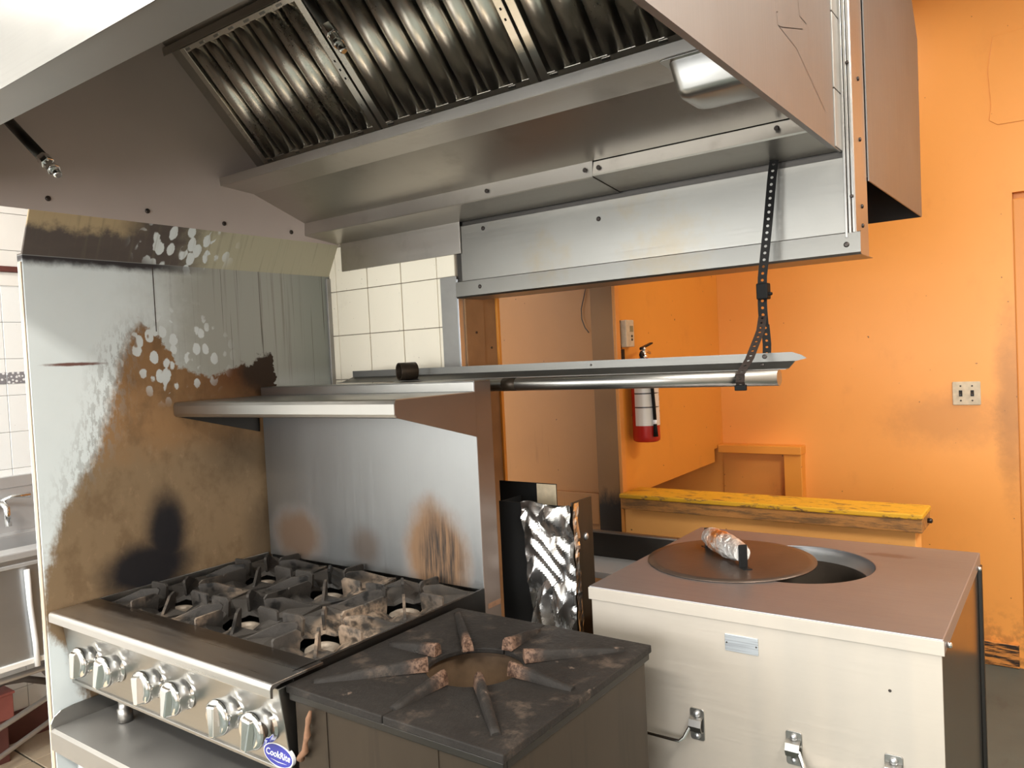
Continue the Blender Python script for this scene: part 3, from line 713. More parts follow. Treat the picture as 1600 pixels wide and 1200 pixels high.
pf = part('pipe_stub', MB().lathe([(.027,0), (.027,.055), (.0235,.055), (.0235,.001)], (0, 0, 0), 'x', 24, closed=True), M['sooty'], None, .001)
pf.location = (.527, .120, 1.5070); pf.rotation_euler = (0, 0, 1.15); tag(pf, 'short open pipe stub lying on top of the rail shelf', 'pipe')

# ================================================================== EQUIPMENT STAND AND SIX BURNER RANGE
es = thing('equipment_stand', 'stainless equipment stand carrying the six burner range', 'stand', (.46, -.33, 0))
part('top', MB().ribbon([(.05,.60), (.05,.628), (-.692,.628), (-.700,.622), (-.700,.574), (-.688,.572)], 'x', .012, .93, .0018), M['dull_steel'], es)
part('side_rim', MB().prism([(.05,.615), (-.698,.615), (-.698,.640), (-.690,.656), (-.672,.667), (-.64,.671), (.05,.671)], 'x', .008, .0115), M['steel_y'], es, .0012)
for (x, y) in ((.06,-.64), (.06,.0), (.88,-.64), (.88,.0)):
    part('leg', MB().lathe([(.020,.0), (.020,.60)], (x, y, 0), 'z', 16), M['galv'], es)
part('undershelf', MB().box(.03, .91, -.66, .03, .20, .215), M['galv'], es, .002)

rg = thing('gas_range', 'six burner stainless countertop gas range with cast grates', 'range', (.46, -.33, .628))
part('body', MB().box(.012, W-.006, -.60, -.01, .735, .852), M['steel_y'], rg, .002)
part('side_rail', MB().box(W-.006, W, -.62, -.002, .86, .931), M['dark_metal'], rg, .001)
part('side_rail', MB().box(.004, .010, -.60, -.002, .86, .931), M['steel_y'], rg, .001)
part('control_panel', MB().hexa([(.012,-.635,.737),(W,-.635,.737),(W,-.60,.737),(.012,-.60,.737)], [(.012,-.657,.910),(W,-.657,.910),(W,-.60,.910),(.012,-.60,.910)]), M['steel_bright'], rg, .0015)
part('panel_lip', MB().box(.012, W, -.640, -.60, .729, .738), M['steel_bright'], rg, .002)
nz = [(-.555,.925), (-.555,.931), (-.676,.931)]+[(-.676-.010*math.sin(a), .921+.010*math.cos(a)) for a in (.3,.6,.9,1.2,1.57)]+[(-.686,.905), (-.680,.903), (-.679,.92), (-.66,.925)]
part('front_ledge', MB().prism(nz, 'x', .010, .928), M['nose'], rg, .0008)
part('drip_tray', MB().box(.012, W-.006, -.60, -.01, .853, .857), M['black'], rg)
for (x, y) in ((.14,-.57), (.80,-.57), (.14,-.06), (.80,-.06)):
    part('foot', MB().lathe([(.019,.630), (.019,.662), (.015,.664), (.015,.700), (.023,.702), (.023,.737)], (x, y, 0), 'z', 18), M['steel_v'], rg)

# knobs
def knob(parent, x, z, ang):
    c = (x, -.645, z); n = 28
    prof = [(.037,0), (.037,-.003), (.0335,-.006), (.0355,-.022), (.038,-.034), (.0365,-.041), (.029,-.045), (.015,-.041)]
    k = part('knob', MB().lathe(prof, c, 'y', n), M['chrome'], parent, at=c)
    # raised grip bar across the face
    ca, sa = math.cos(ang), math.sin(ang); mb = MB()
    P = lambda u, v, d: (c[0]+u*ca-v*sa, c[1]+d, c[2]+u*sa+v*ca)
    mb.hexa([P(-.018,-.034,-.030), P(.018,-.034,-.030), P(.021,.033,-.030), P(-.021,.033,-.030)], [P(-.008,-.034,-.058), P(.008,-.034,-.058), P(.013,.026,-.052), P(-.013,.026,-.052)])
    part('grip', mb, M['chrome'], k, .003, 3)
    return k
for i, (x, a) in enumerate(((.150,.1), (.270,-.1), (.447,.2), (.566,-.05), (.742,.15), (.856,-.1))): knob(rg, x, .824, a)
part('pilot_badge', MB().prism([(.185+.025*math.cos(a), .787+.014*math.sin(a)) for a in [2*PI*k/20 for k in range(20)]], 'y', -.650, -.640), M['chrome'], rg, .001)
# badge with lettering
bz, bx = .763, .880
bg = part('badge', MB().prism([(bx+.046*math.cos(a), bz+.024*math.sin(a)) for a in [2*PI*k/36 for k in range(36)]], 'y', -.6415, -.634), M['white'], rg, label='blue oval maker badge with white lettering')
part('badge_field', MB().prism([(bx+.0435*math.cos(a), bz+.0215*math.sin(a)) for a in [2*PI*k/36 for k in range(36)]], 'y', -.6421, -.636), M['blue'], bg)
def text_mesh(body, size, mat, parent, name, place, shear=.0, bold=0):
    cu = bpy.data.curves.new(name, 'FONT'); cu.body = body; cu.size = size; cu.extrude = .0004; cu.align_x = 'CENTER'; cu.align_y = 'CENTER'; cu.shear = shear; cu.offset = bold; cu.resolution_u = 3
    tmp = bpy.data.objects.new(name, cu); COL.objects.link(tmp)
    dg = bpy.context.evaluated_depsgraph_get(); me = bpy.data.meshes.new_from_object(tmp.evaluated_get(dg)); bpy.data.objects.remove(tmp)
    po = worg(parent); me.materials.clear(); me.materials.append(mat)
    me.transform(Matrix.Rotation(PI/2, 4, 'X')); me.transform(Matrix.Translation(Vector(place)-Vector(po)))
    o = bpy.data.objects.new(name, me); COL.objects.link(o); o.parent = parent; ORG[o.name] = po; return o
text_mesh('CookRite', .0195, M['white'], bg, 'lettering', (bx, -.6425, bz+.002), .18, .00015)
part('underline', MB().prism([(bx-.024,bz-.0105), (bx+.0,bz-.0135), (bx+.026,bz-.0115), (bx+.0,bz-.0122)], 'y', -.6427, -.6419), M['white'], bg)

# grates: 3 columns x 2 rows
gw, gd = .2935, .272
cols = [.024+gw/2+gw*i for i in range(3)]; rows = [-.552+gd/2, -.552+gd*1.5]
def grate_bowl(c):
    """square cast bowl: folded facets that rise to the fins and drop between them, open in the middle"""
    mb = MB(); n = 16; vs = []; hx, hy = gw/2-.0015, gd/2-.0015
    for ring in range(4):
        for k in range(n):
            a = 2*PI*k/n; ca, sa = math.cos(a), math.sin(a); onfin = k % 2 == 0
            e = min(hx/max(abs(ca),1e-6), hy/max(abs(sa),1e-6))
            if ring == 0: r, z = .064, (.893 if onfin else .886)
            elif ring == 1: r, z = .072, (.908 if onfin else .893)
            elif ring == 2: r, z = .108, (.922 if onfin else .903)
            else: r, z = e, (.921 if onfin else .915)
            vs.append((c[0]+r*ca, c[1]+r*sa, z))
    mb.add(vs, [(i*n+k, i*n+(k+1) % n, (i+1)*n+(k+1) % n, (i+1)*n+k) for i in range(3) for k in range(n)])
    b = len(mb.v)
    mb.v += [(v[0], v[1], .898) for v in vs[3*n:]]
    for k in range(n): mb.f.append((3*n+k, 3*n+(k+1) % n, b+(k+1) % n, b+k)); mb.sm.append(False)
    return mb
def fin(c, a, ro, ri):
    ca, sa = math.cos(a), math.sin(a); t = .0036
    P = lambda r, s, z: (c[0]+r*ca-s*sa, c[1]+r*sa+s*ca, z)
    if ro > .15: poly = [(ro, .908), (ro-.006, .924), (ri+.046, .950), (ri+.006, .950), (ri, .944), (ri+.014, .905), (ri+.03, .895)]
    else: poly = [(ro, .905), (ro, .942), (ro-.004, .946), (ri+.012, .948), (ri+.002, .940), (ri+.008, .900), (ri+.02, .894)]
    mb = MB(); n = len(poly)
    mb.add([P(r, -t, z) for r, z in poly]+[P(r, t, z) for r, z in poly], [(i, (i+1) % n, n+(i+1) % n, n+i) for i in range(n)]+[tuple(reversed(range(n))), tuple(range(n, 2*n))])
    return mb
g0 = None
for yy in rows:
    for xx in cols:
        c = (xx, yy, .9)
        if g0 is None:
            g0 = part('grate', grate_bowl(c), M['grate'], rg, at=c); fins0 = []
            mm = g0.modifiers.new('solid', 'SOLIDIFY'); mm.thickness = .005; mm.offset = -1
            for k in range(8):
                a = k*PI/4; diag = k % 2
                fins0.append(part('fin', fin(c, a, (.172 if diag else .136), (.050 if diag else .058)), M['grate'], g0, .0005, 1))
            bh0 = part('burner', MB().lathe([(.014,-.004), (.015,.003), (.030,.004), (.040,-.001), (.042,-.010), (.036,-.022), (.014,-.022)], (xx, yy, .883), 'z', 28, closed=True), M['burner'], rg, at=c)
        else:
            gg = clone(g0, rg, c); clone(bh0, rg, c)
            for f_ in fins0: clone(f_, gg, c)
            gg.rotation_euler.z = 0

# back guard with shelf
bgd = thing('backguard', 'stainless backguard with grease burns and overshelf behind the burners', 'backguard', (.46, .03, .93))
part('panel', MB().box(.018, W-.002, -.001, .002, .925, 1.474), M['guard'], bgd, .001)
part('side_channel', MB().box(W-.003, W, -.001, .067, .80, 1.474), M['taupe'], bgd, .001)
part('side_channel', MB().box(.018, .021, .002, .067, .80, 1.474), M['steel_v'], bgd, .001)
part('back_sheet', MB().box(.021, W-.003, .064, .067, .80, 1.474), M['steel_v'], bgd)
part('top_cap', MB().box(.018, W, -.001, .067, 1.474, 1.4765), M['steel'], bgd, .001)
part('top_strip', MB().box(.019, W-.003, -.003, -.001, 1.449, 1.474), M['steel'], bgd, .0008)
part('shelf', MB().ribbon([(-.002,1.4485), (-.288,1.4485), (-.296,1.446), (-.300,1.438), (-.300,1.414), (-.297,1.407), (-.288,1.404), (-.278,1.405)], 'x', .002, W, .0016), M['steel_bright'], bgd)
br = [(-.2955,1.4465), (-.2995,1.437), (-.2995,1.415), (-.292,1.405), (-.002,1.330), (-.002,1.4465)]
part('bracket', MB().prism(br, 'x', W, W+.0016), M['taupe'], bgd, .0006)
part('bracket', MB().prism(br, 'x', .0005, .002), M['dark_metal'], bgd, .0006)  # left bracket darkened to paint in the shade under the shelf
part('rust_band', MB().box(W-.001, W+.0005, .01, .066, .872, .886), M['rust'], bgd)

# ================================================================== STOCK POT STOVE
sp = thing('stock_pot_stove', 'low black cast iron stock pot stove in front', 'stove', (1.185, -.383, 0))
SX0, SX1, SY0, SY1, SZ = .921, 1.450, -.645, -.121, .916
C = (1.185, -.383)
part('body_panel', MB().box(SX0+.012, SX1-.012, SY0+.012, SY0+.016, .06, .892), M['sooty'], sp, .001)
part('body_panel', MB().box(SX1-.016, SX1-.012, SY0+.016, SY1-.012, .06, .892), M['sooty'], sp, .001)
part('body_panel', MB().box(SX0+.012, SX0+.016, SY0+.016, SY1-.012, .06, .892), M['sooty'], sp, .001)
part('body_panel', MB().box(SX0+.016, SX1-.016, SY1-.016, SY1-.012, .06, .892), M['sooty'], sp, .001)
for x, y in ((SX0+.03,SY0+.03), (SX1-.03,SY0+.03), (SX0+.03,SY1-.03), (SX1-.03,SY1-.03)):
    part('leg', MB().box(x-.018, x+.018, y-.018, y+.018, 0, .06), M['dark_metal'], sp, .003)
part('seam_strip', MB().box(1.02, 1.024, SY0+.0105, SY0+.012, .06, .89), M['sooty'], sp)
part('seam_strip', MB().box(1.30, 1.304, SY0+.0105, SY0+.012, .06, .89), M['sooty'], sp)
HR_ = .098
def half_plate(sgn):
    """half of the square top plate with a half-round notch, split along x = C[0]"""
    mb = MB(); n = 20; gap = .0012
    xo = SX1 if sgn > 0 else SX0
    inner = []; outer = []
    for k in range(n+1):
        a = -PI/2+PI*k/n
        inner.append((C[0]+sgn*(max(HR_*math.cos(a), 0)+gap), C[1]+HR_*math.sin(a)))
        ca, sa = math.cos(a), math.sin(a); hx = abs(xo-C[0]); hy = (SY1-C[1]) if sa > 0 else (C[1]-SY0)
        e = min(hx/max(ca, 1e-6), hy/max(abs(sa), 1e-6))
        outer.append((C[0]+sgn*(e*ca+gap*(1 if ca < .01 else 0)), C[1]+e*sa))
    # exact corner
    for q, cy in ((0, SY0), (n, SY1)): outer[q] = (C[0]+sgn*gap, cy)
    ks = [min(range(n+1), key=lambda k: (outer[k][0]-xo)**2+(outer[k][1]-cy)**2) for cy in (SY0, SY1)]
    for k_, cy in zip(ks, (SY0, SY1)): outer[k_] = (xo, cy)
    N = n+1; zt, zb = SZ, SZ-.016
    vs = [(p[0], p[1], zt-.004) for p in inner]+[(p[0], p[1], zt) for p in outer]+[(p[0], p[1], zb) for p in inner]+[(p[0], p[1], zb) for p in outer]
    fs = []
    for k in range(n):
        fs += [(k, k+1, N+k+1, N+k), (2*N+k+1, 2*N+k, 3*N+k, 3*N+k+1), (k+1, k, 2*N+k, 2*N+k+1), (N+k, N+k+1, 3*N+k+1, 3*N+k)]
    fs += [(0, N, 3*N, 2*N), (n, 2*N+n, 3*N+n, N+n)]
    return mb.add(vs, fs)
pl = [part('top_plate', half_plate(s_), M['ctop'], sp, .0025, 2) for s_ in (-1, 1)]
part('top_rim', MB().box(SX0+.004, SX1-.004, SY0+.004, SY0+.014, .885, .9).box(SX1-.014, SX1-.004, SY0+.014, SY1-.004, .885, .9).box(SX0+.004, SX0+.014, SY0+.014, SY1-.004, .885, .9), M['dark_metal'], sp, .002)
ribs = [((.947,-.154),(1.128,-.333)), ((1.188,-.159),(1.196,-.290)), ((1.412,-.171),(1.262,-.320)), ((1.421,-.389),(1.275,-.383)), ((1.402,-.599),(1.253,-.455)), ((1.183,-.616),(1.187,-.480)), ((.960,-.607),(1.117,-.448)), ((.950,-.386),(1.085,-.381))]
for (a, b) in ribs:
    a, b = Vector((*a, 0)), Vector((*b, 0)); d = (b-a).normalized(); s_ = Vector((-d.y, d.x, 0)); mb = MB(); m = 9; prof = []
    for i in range(m):
        t = i/(m-1); p = a+(b-a)*t; w_ = .009+.003*t; h = .004+.020*(t**.8)
        jag = random.uniform(-.0012, .0012)
        prof.append([p-s_*w_+Vector((0,0,SZ-.002)), p-s_*w_*.72+Vector((0,0,SZ+h*.75+jag)), p-s_*w_*.25+Vector((0,0,SZ+h+jag)), p+s_*w_*.25+Vector((0,0,SZ+h)), p+s_*w_*.72+Vector((0,0,SZ+h*.75)), p+s_*w_+Vector((0,0,SZ-.002))])
    vs = [q for r in prof for q in r]
    mb.add(vs, [(i*6+k, i*6+k+1, (i+1)*6+k+1, (i+1)*6+k) for i in range(m-1) for k in range(5)], True)
    e0 = (m-1)*6; mb.f += [(0,1,2,3,4,5), tuple(e0+k for k in (5,4,3,2,1,0))]; mb.sm += [False]*2
    side_i = 1 if (a+b).x/2 > C[0] else 0
    part('rib', mb, M['rib'], pl[side_i])
part('burner_bowl', MB().lathe([(.112,-.016), (.110,-.14), (.10,-.30), (.03,-.32), (.0,-.32)], (C[0], C[1], SZ), 'z', 32, cap=False), M['bowl'], sp)
part('burner_ring', MB().lathe([(.03,0), (.055,.004), (.06,-.01), (.03,-.014)], (C[0], C[1], SZ-.28), 'z', 24, closed=True), M['burner'], sp)
part('latch', MB().tube([(.984,-.638,.876), (.983,-.643,.862), (.976,-.641,.846), (.978,-.644,.83), (.968,-.642,.812), (.970,-.645,.797), (.955,-.643,.784), (.951,-.642,.776)], [.003,.006,.0045,.0068,.0045,.007,.006,.0085], 8), M['rust'], sp, label='rusty lumpy latch rod')

# ================================================================== TANDOOR AND LID
td = thing('tandoor', 'square stainless tandoor oven with round mouth', 'oven', (1.607, .33, 0))
TX0, TX1, TY0, TY1, TZ = 1.237, 1.978, -.010, .674, .983
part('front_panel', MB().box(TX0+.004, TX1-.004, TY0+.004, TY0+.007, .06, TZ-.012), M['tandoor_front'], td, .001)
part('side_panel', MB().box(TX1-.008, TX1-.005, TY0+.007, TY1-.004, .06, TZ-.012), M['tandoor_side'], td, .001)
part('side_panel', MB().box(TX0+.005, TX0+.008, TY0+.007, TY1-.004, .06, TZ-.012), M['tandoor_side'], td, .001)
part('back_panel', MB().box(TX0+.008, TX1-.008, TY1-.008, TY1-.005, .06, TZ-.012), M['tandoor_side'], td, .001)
part('corner_strip', MB().box(TX1-.006, TX1+.004, TY1-.018, TY1+.001, .04, TZ-.03), M['dark_metal'], td, .002)
part('plinth', MB().box(TX0+.03, TX1-.03, TY0+.03, TY1-.03, 0, .06), M['dark_metal'], td, .002)
TC, TR = (1.607, .392), .178
def holed_top():
    mb = MB(); n = 64; inn = []; out = []
    corners = [(TX0,TY0), (TX1,TY0), (TX1,TY1), (TX0,TY1)]
    for k in range(n):
        a = 2*PI*k/n; ca, sa = math.cos(a), math.sin(a); inn.append((TC[0]+TR*ca, TC[1]+TR*sa))
        e = min(((TX1-TC[0]) if ca > 0 else (TC[0]-TX0))/max(abs(ca),1e-6), ((TY1-TC[1]) if sa > 0 else (TC[1]-TY0))/max(abs(sa),1e-6))
        out.append((TC[0]+e*ca, TC[1]+e*sa))
    for c in corners:
        k = min(range(n), key=lambda q: (out[q][0]-c[0])**2+(out[q][1]-c[1])**2); out[k] = c
    vs = [(p[0], p[1], TZ-.012) for p in inn]+[(p[0], p[1], TZ) for p in inn]+[(p[0], p[1], TZ) for p in out]+[(p[0], p[1], TZ-.030) for p in out]
    fs = [(i*n+k, i*n+(k+1) % n, (i+1)*n+(k+1) % n, (i+1)*n+k) for i in range(3) for k in range(n)]
    return mb.add(vs, fs)
part('top', holed_top(), M['ttop'], td, .0022, 2)
part('front_flange', MB().box(TX0-.001, TX1+.001, TY0-.0015, TY0+.001, TZ-.031, TZ-.003), M['tandoor_front'], td, .0008)
part('mouth_ring', MB().lathe([(TR-.001,-.002), (TR-.002,-.030), (TR-.016,-.032), (TR-.016,-.036), (TR+.0,-.036)], (*TC, TZ), 'z', 56, cap=False), M['galv'], td)
part('clay_pot', MB().lathe([(TR-.020,-.032), (TR+.005,-.12), (TR+.05,-.30), (TR+.06,-.55), (TR-.02,-.75), (0,-.76)], (*TC, TZ), 'z', 48, cap=False), M['clay'], td)
part('nameplate', MB().box(1.566, 1.637, TY0+.0015, TY0+.004, .888, .924), M['nameplate'], td, .0006)
for x in (1.570, 1.633): screw(td, (x, TY0+.0015, .906), 'y', .0018, .001, 'screw', -1)
for y in (.03, .60): screw(td, (TX1+.001, y, TZ-.022), 'x', .006, .008, 'chrome')
screw(td, (1.885, TY0+.004, .868), 'y', .003, .001, 'screw', -1)
def drop_handle(x0, x1, z):
    y = TY0+.004; h = None
    bail = MB().tube([(x0, y-.012, z), (x0+.012, y-.014, z-.002), (x0+.024, y-.022, z-.028), (x0+.034, y-.026, z-.036), (x1-.034, y-.026, z-.036), (x1-.024, y-.022, z-.028), (x1-.012, y-.014, z-.002), (x1, y-.012, z)], .0045, 10)
    h = part('handle', bail, M['chrome'], td)
    for x in (x0, x1):
        b = part('bracket', MB().prism(rrect(x-.016, x+.016, z-.036, z+.034, .005, 3), 'y', y-.003, y), M['steel_bright'], h, .0008)
        part('saddle', MB().ribbon([(y-.003, z-.016), (y-.014, z-.012), (y-.019, z), (y-.014, z+.012), (y-.003, z+.016)], 'x', x-.014, x+.014, .002), M['steel_bright'], h)
        for dz in (-.025, .023):
            part('bolt', MB().lathe([(.0075,0), (.0075,-.003), (.005,-.006), (0,-.007)], (x, y-.003, z+dz), 'y', 12), M['galv'], h)
drop_handle(1.296, 1.496, .712); drop_handle(1.703, 1.888, .712)

ld = thing('round_cover', 'round burnt iron lid half covering the tandoor mouth', 'lid', (1.45, .35, TZ))
LC = (1.45, .35)
mb = MB().lathe([(0,.008), (.10,.0075), (.19,.004), (.21,.0015), (.21,-.001), (.19,.0015), (.10,.004), (0,.005)], (*LC, TZ+.0015), 'z', 64)
part('disc', mb, M['lid'], ld)
ha, hb = Vector((1.368, .412, TZ+.006)), Vector((1.513, .268, TZ+.006)); hd_ = (hb-ha).normalized(); hn = Vector((-hd_.y, hd_.x, 0))
for q, s_ in ((ha, 1), (hb, -1)):
    lo = q; hi = q+Vector((0,0,.058))
    e = hn*.011; t_ = hd_*.003
    part('upright', MB().hexa([lo-e-t_, lo+e-t_, lo+e+t_, lo-e+t_], [hi-e-t_, hi+e-t_, hi+e+t_, hi-e+t_]), M['black'], ld, .002)
    ft = lo-hd_*.012*s_
    part('foot', MB().hexa([ft-e-hd_*.014+Vector((0,0,-.001)), ft+e-hd_*.014+Vector((0,0,-.001)), ft+e+hd_*.014+Vector((0,0,-.001)), ft-e+hd_*.014+Vector((0,0,-.001))],
                            [ft-e-hd_*.014+Vector((0,0,.004)), ft+e-hd_*.014+Vector((0,0,.004)), ft+e+hd_*.014+Vector((0,0,.004)), ft-e+hd_*.014+Vector((0,0,.004))]), M['black'], ld, .001)
mb = MB(); m, n = 26, 18; vs = []
for i in range(m):
    t = i/(m-1); p = ha+(hb-ha)*(.03+.95*t)+Vector((0,0,.036))
    for k in range(n):
        a = 2*PI*k/n; r = (.0235+.007*math.sin(t*PI*1.1))*(1+random.uniform(-.07, .07))
        vs.append(p+hn*r*math.cos(a)+Vector((0,0,1))*r*math.sin(a)+hd_*random.uniform(-.002, .002))
mb.add(vs, [(i*n+k, i*n+(k+1) % n, (i+1)*n+(k+1) % n, (i+1)*n+k) for i in range(m-1) for k in range(n)])
mb.f += [tuple(range(n)), tuple((m-1)*n+k for k in range(n))]; mb.sm += [False]*2
part('foil_grip', mb, M['foil2'], ld, label='crumpled foil wrapped grip, partly scorched orange')

# ================================================================== SHEET METAL COLUMN WITH FOIL, LOW TABLE
fc = thing('sheet_metal_column', 'dark sheet metal column wrapped with crumpled foil', 'metal column', (.98, .2, 0))
part('front_sheet', MB().box(.86, 1.098, .150, .153, 0, 1.132), M['black'], fc, .001)
part('side_sheet', MB().box(1.095, 1.100, .153, .255, 0, 1.142), M['sooty'], fc, .001)
part('inner_sheet', MB().box(.86, .863, .153, .255, 0, 1.13), M['black'], fc, .001)
part('back_sheet', MB().box(.78, .982, .262, .265, 0, 1.168), M['black'], fc, .001)
part('white_patch', MB().box(.915, .981, .2605, .262, 1.09, 1.166), M['plastic'], fc, .001)
part('rivet', MB().lathe([(.011,0), (.008,.005), (0,.006)], (1.1, .215, 1.04), 'x', 14), M['galv'], fc)
mb = MB(); nu, nv = 40, 80; vs = []
def hsh(i, j, s_): return math.sin(i*12.9898*s_+j*78.233)*43758.5453 % 1
def vn(u, v):
    i, j = math.floor(u), math.floor(v); fu, fv = u-i, v-j
    a = hsh(i,j,1)*(1-fu)+hsh(i+1,j,1)*fu; b = hsh(i,j+1,1)*(1-fu)+hsh(i+1,j+1,1)*fu; return a*(1-fv)+b*fv
for j in range(nv+1):
    v = j/nv; z = .745+.395*v
    if v > .97: z = 1.133+.004*(v-.97)/.03
    for i in range(nu+1):
        u = i/nu; xl = .955+.012*math.sin(v*5); x = xl+(1.108-xl)*u
        h = abs(vn(u*2.3+v*2, v*4.5-u*2)-.5)*.045+abs(vn(u*4-v*3, v*8+u*3)-.5)*.016+.0015*vn(u*14, v*20)
        vs.append((x, .148-.002-h, z+.006*math.sin(u*7)))
mb.add(vs, [(j*(nu+1)+i, j*(nu+1)+i+1, (j+1)*(nu+1)+i+1, (j+1)*(nu+1)+i) for j in range(nv) for i in range(nu)])
part('foil_sheet', mb, M['foil'], fc, label='crumpled silver foil sheet')
mb = MB(); vs = []
for j in range(41):
    v = j/40; z = .76+.38*v
    for i in range(5):
        y = .146+.032*i/4*(1-.3*vn(v*9, 3)); vs.append((1.104+.006*abs(vn(i*1.3, v*16)-.5)*2, y, z))
mb.add(vs, [(j*5+i, j*5+i+1, (j+1)*5+i+1, (j+1)*5+i) for j in range(40) for i in range(4)])
part('foil_fold', mb, M['foil'], fc)

tb = thing('steel_table', 'low dark steel table behind the tandoor', 'table', (.85, 1.05, 0))
part('top', MB().box(.30, 1.25, .90, 1.10, .700, .725), M['sink_steel'], tb, .002)
part('backsplash', MB().box(.30, 1.25, 1.10, 1.112, .700, .820), M['dark_metal'], tb, .001)
part('backsplash_cap', MB().box(.30, 1.25, 1.094, 1.118, .820, .827), M['steel_bright'], tb, .001)
for x, y in ((.36,.93), (.36,1.08), (1.19,.93), (1.19,1.08)): part('leg', MB().lathe([(.018,0), (.018,.70)], (x, y, 0), 'z', 12), M['galv'], tb)

# ================================================================== HALF WALL, LEDGE, WALL FITTINGS
hw = thing('half_wall', 'orange half wall with chipped yellow cap behind the tandoor', 'half wall', (1.17, 1.43, 0))
part('panel', MB().box(.604, 1.725, 1.375, 1.50, 0, .868), M['orange_brightened'], hw, .002)
part('cap', MB().box(.600, 1.755, 1.335, 1.525, .915, .933), M['cap'], hw, .004)
part('cap_edge', MB().box(.604, 1.752, 1.342, 1.52, .868, .915), M['capedge'], hw, .003)
part('bolt', MB().lathe([(.009,0), (.009,.012), (.005,.016)], (1.752, 1.46, .89), 'x', 10), M['screw'], hw)

lg = thing('wall_ledge', 'small orange wooden ledge with post against the orange wall', 'ledge', (.8, YB-.06, .95))
part('board', MB().box(.592, 1.035, YB-.09, YB, .962, 1.005), M['orange_plain'], lg, .003)
part('post', MB().box(.940, 1.030, YB-.07, YB, 0.0, .962), M['orange_plain'], lg, .003)
part('backing', MB().box(.592, .940, YB-.012, YB, 0.0, .962), M['orange_trim'], lg)

sw = thing('switch_plate', 'worn beige double switch plate on the orange wall', 'switch', (1.772, YB, 1.266))
part('plate', MB().prism(rrect(1.715, 1.830, 1.211, 1.321, .006, 3), 'y', YB-.007, YB), M['plastic'], sw, .003)
for x in (1.749, 1.796):
    part('slot', MB().box(x-.007, x+.007, YB-.0076, YB-.0065, 1.252, 1.280), M['black'], sw)
    part('toggle', MB().hexa([(x-.0045,YB-.007,1.262),(x+.0045,YB-.007,1.262),(x+.0045,YB-.007,1.274),(x-.0045,YB-.007,1.274)], [(x-.003,YB-.018,1.256),(x+.003,YB-.018,1.256),(x+.003,YB-.018,1.264),(x-.003,YB-.018,1.264)]), M['dark_metal'], sw, .0008)
    for dz in (-.034, .034): screw(sw, (x, YB-.007, 1.266+dz), 'y', .004, .0015, sign=-1)

th = thing('thermostat', 'small cream thermostat box on the orange bulkhead', 'thermostat', (.589, 1.475, 1.615))
part('body', MB().prism(rrect(1.432, 1.508, 1.556, 1.674, .006, 3), 'x', .589, .618), M['plastic'], th, .003)
part('screen', MB().box(.6178, .6188, 1.468, 1.498, 1.622, 1.648), M['lcd'], th)
for z in (1.603, 1.588): part('button', MB().lathe([(.006,0), (.005,.003)], (.618, 1.484, z), 'x', 12), M['dark_metal'], th)
part('cable', MB().tube([(.592,1.428,1.672), (.594,1.420,1.66), (.594,1.420,1.57), (.594,1.428,1.55)], .0025, 8), M['black_rubber'], th)

fe = thing('fire_extinguisher', 'red fire extinguisher hanging on the orange bulkhead', 'fire extinguisher', (.655, 1.51, 1.14))
EC = (.657, 1.508)
part('cylinder', MB().lathe([(.050,.0), (.058,.006), (.0595,.02), (.0595,.285), (.055,.315), (.040,.338), (.022,.350), (.020,.365)], (*EC, 1.14), 'z', 36), M['ext_red'], fe)
mb = MB(); vs = []; n = 20
for k in range(n+1):
    a = -PI*.62+PI*.95*k/n
    for z in (1.212, 1.425): vs.append((EC[0]+.0602*math.cos(a), EC[1]+.0602*math.sin(a), z))
mb.add(vs, [(2*k, 2*k+2, 2*k+3, 2*k+1) for k in range(n)], True)
part('label_wrap', mb, M['label'], fe, label='white printed instruction label')
part('valve', MB().lathe([(.018,0), (.020,.012), (.014,.018), (.014,.040), (.017,.044), (.008,.052)], (*EC, 1.502), 'z', 16), M['chrome'], fe)
part('lever', MB().hexa([(EC[0]-.008,EC[1]-.02,1.540),(EC[0]+.008,EC[1]-.02,1.540),(EC[0]+.014,EC[1]+.075,1.566),(EC[0]-.004,EC[1]+.075,1.566)], [(EC[0]-.008,EC[1]-.02,1.552),(EC[0]+.008,EC[1]-.02,1.552),(EC[0]+.014,EC[1]+.075,1.573),(EC[0]-.004,EC[1]+.075,1.573)]), M['black'], fe, .003)
part('carry_handle', MB().tube([(EC[0],EC[1]-.015,1.535), (EC[0],EC[1]+.02,1.538), (EC[0]+.004,EC[1]+.06,1.525)], .006, 8), M['chrome'], fe)
part('hose', MB().tube([(EC[0],EC[1]-.015,1.53), (EC[0]+.015,EC[1]-.055,1.52), (EC[0]+.040,EC[1]-.065,1.48), (EC[0]+.055,EC[1]-.045,1.42), (EC[0]+.058,EC[1]-.036,1.30), (EC[0]+.060,EC[1]-.036,1.235)], .0075, 10), M['black_rubber'], fe)
part('hose_ring', MB().lathe([(.0095,0), (.0095,.018)], (EC[0]+.060, EC[1]-.036, 1.220), 'z', 12), M['white'], fe)
part('horn', MB().tube([(EC[0]+.060,EC[1]-.036,1.222), (EC[0]+.061,EC[1]-.036,1.165)], [.0075, .011], 10), M['black_rubber'], fe)
part('wall_bracket', MB().box(.589, .597, 1.425, 1.452, 1.40, 1.548).box(.597, .640, 1.50, 1.515, 1.44, 1.452), M['black'], fe, .002)

wi = part('loose_wire', MB().tube([(.459,1.394,1.86), (.440,1.392,1.79), (.424,1.390,1.735), (.424,1.390,1.69), (.440,1.388,1.65), (.460,1.385,1.628)], .0022, 8), M['hose'])
tag(wi, 'thin loose wire dangling against the brown board wall', 'wire')

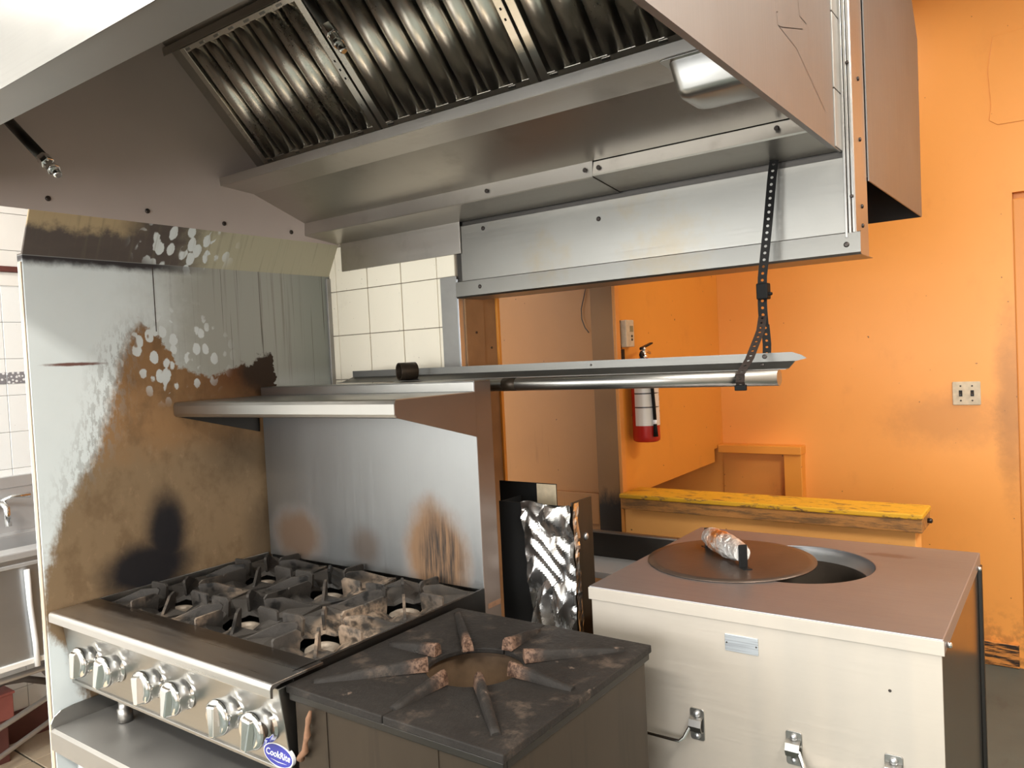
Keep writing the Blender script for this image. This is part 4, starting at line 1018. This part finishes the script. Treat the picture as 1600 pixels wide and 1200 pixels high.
# ================================================================== SINK CORNER AT THE FAR LEFT
sk = thing('sink_unit', 'stainless sink unit against the white tiled wall', 'sink', (-1.2, -.1, .45))
SXF = -1.02
part('backsplash', MB().ribbon([(XL+.012, 1.06), (XL+.030, 1.085), (XL+.030, .895)], 'y', -1.0, .75, .0016), M['sink_steel'], sk)
part('backsplash_cap', MB().box(XL+.008, XL+.034, -1.0, .75, 1.085, 1.135), M['sink_steel'], sk, .003)
part('rim', MB().box(SXF-.10, SXF, -1.0, .75, .872, .90), M['sink_steel'], sk, .006)
part('rim', MB().box(XL+.03, XL+.10, -1.0, .75, .872, .90), M['sink_steel'], sk, .004)
part('basin', MB().box(XL+.10, SXF-.10, -.9, .6, .60, .61).box(XL+.098, XL+.102, -.9, .6, .60, .89).box(SXF-.102, SXF-.098, -.9, .6, .60, .89).box(XL+.1, SXF-.1, -.902, -.898, .6, .89).box(XL+.1, SXF-.1, .598, .602, .6, .89), M['sink_steel'], sk)
part('apron', MB().box(SXF-.012, SXF-.004, -1.0, .75, .485, .872), M['galv'], sk, .002)
part('apron_rail', MB().box(SXF-.014, SXF+.002, -1.0, .75, .842, .856), M['sink_steel'], sk, .002)
part('apron_rail', MB().box(SXF-.014, SXF+.006, -1.0, .75, .472, .492), M['white_paint'], sk, .002)
for y in (-.9, .6): part('leg', MB().lathe([(.02,0), (.02,.6)], (SXF-.06, y, 0), 'z', 12), M['galv'], sk)
fa = thing('faucet', 'chrome wall faucet above the sink', 'faucet', (XL+.03, -.24, .99))
part('spout', MB().tube([(XL+.03,-.235,1.02), (XL+.09,-.235,1.03), (XL+.12,-.235,1.015), (XL+.125,-.235,.94)], .013, 12), M['chrome'], fa)
part('lever', MB().tube([(XL+.07,-.235,1.04), (XL+.09,-.20,1.056), (XL+.10,-.135,1.052)], [.010,.008,.011], 10), M['chrome'], fa)
pv = part('drain_tube', MB().tube([(SXF+.012,-.330,.83), (SXF+.010,-.326,.70), (SXF+.010,-.316,.55), (SXF+.010,-.314,.46)], .010, 10), M['pvc']); tag(pv, 'white plastic tube hanging down the sink apron', 'tube')
p1 = part('floor_pipe', MB().tube([(-1.15,-1.0,.398), (-1.15,.6,.398)], .012, 12), M['grey_pipe']); tag(p1, 'upper grey pipe running under the sink', 'pipe')
p3 = part('floor_pipe', MB().tube([(-1.18,-.75,.10), (-1.22,-.4,.19), (-1.25,-.05,.28), (-1.25,.3,.29)], .011, 10), M['grey_pipe']); tag(p3, 'sloping grey pipe crossing above the maroon baseboard', 'pipe')
p4 = part('floor_pipe', MB().tube([(-1.05,-.9,.012), (-1.2,-.5,.055), (-1.30,-.15,.125), (-1.36,.2,.16)], .010, 10), M['grey_pipe']); tag(p4, 'lowest thin pipe lying near the beige floor tiles', 'pipe')
hs = part('drain_hose', MB().tube([(-1.30,-.17,.48), (-1.30,-.175,.40), (-1.31,-.165,.33), (-1.32,-.14,.29), (-1.33,-.05,.25)], .017, 12), M['hose']); tag(hs, 'dark curved drain hose dropping below the sink', 'hose')
h3 = part('drain_hose', MB().tube([(-1.38,-.38,.30), (-1.38,-.30,.315), (-1.38,-.22,.30), (-1.38,-.12,.25)], .014, 12), M['hose']); tag(h3, 'dark hose running sideways from the red box', 'hose')
rb = thing('junction_box', 'faded red metal box below the sink', 'box', (-1.40, -.38, .2))
part('case', MB().box(-1.45, -1.33, -.50, -.285, .175, .275), M['red_box'], rb, .004)
part('lid', MB().box(-1.455, -1.325, -.505, -.28, .275, .285), M['red_box'], rb, .002)
part('foot', MB().box(-1.45, -1.33, -.48, -.31, .0, .175), M['maroon'], rb, .004)
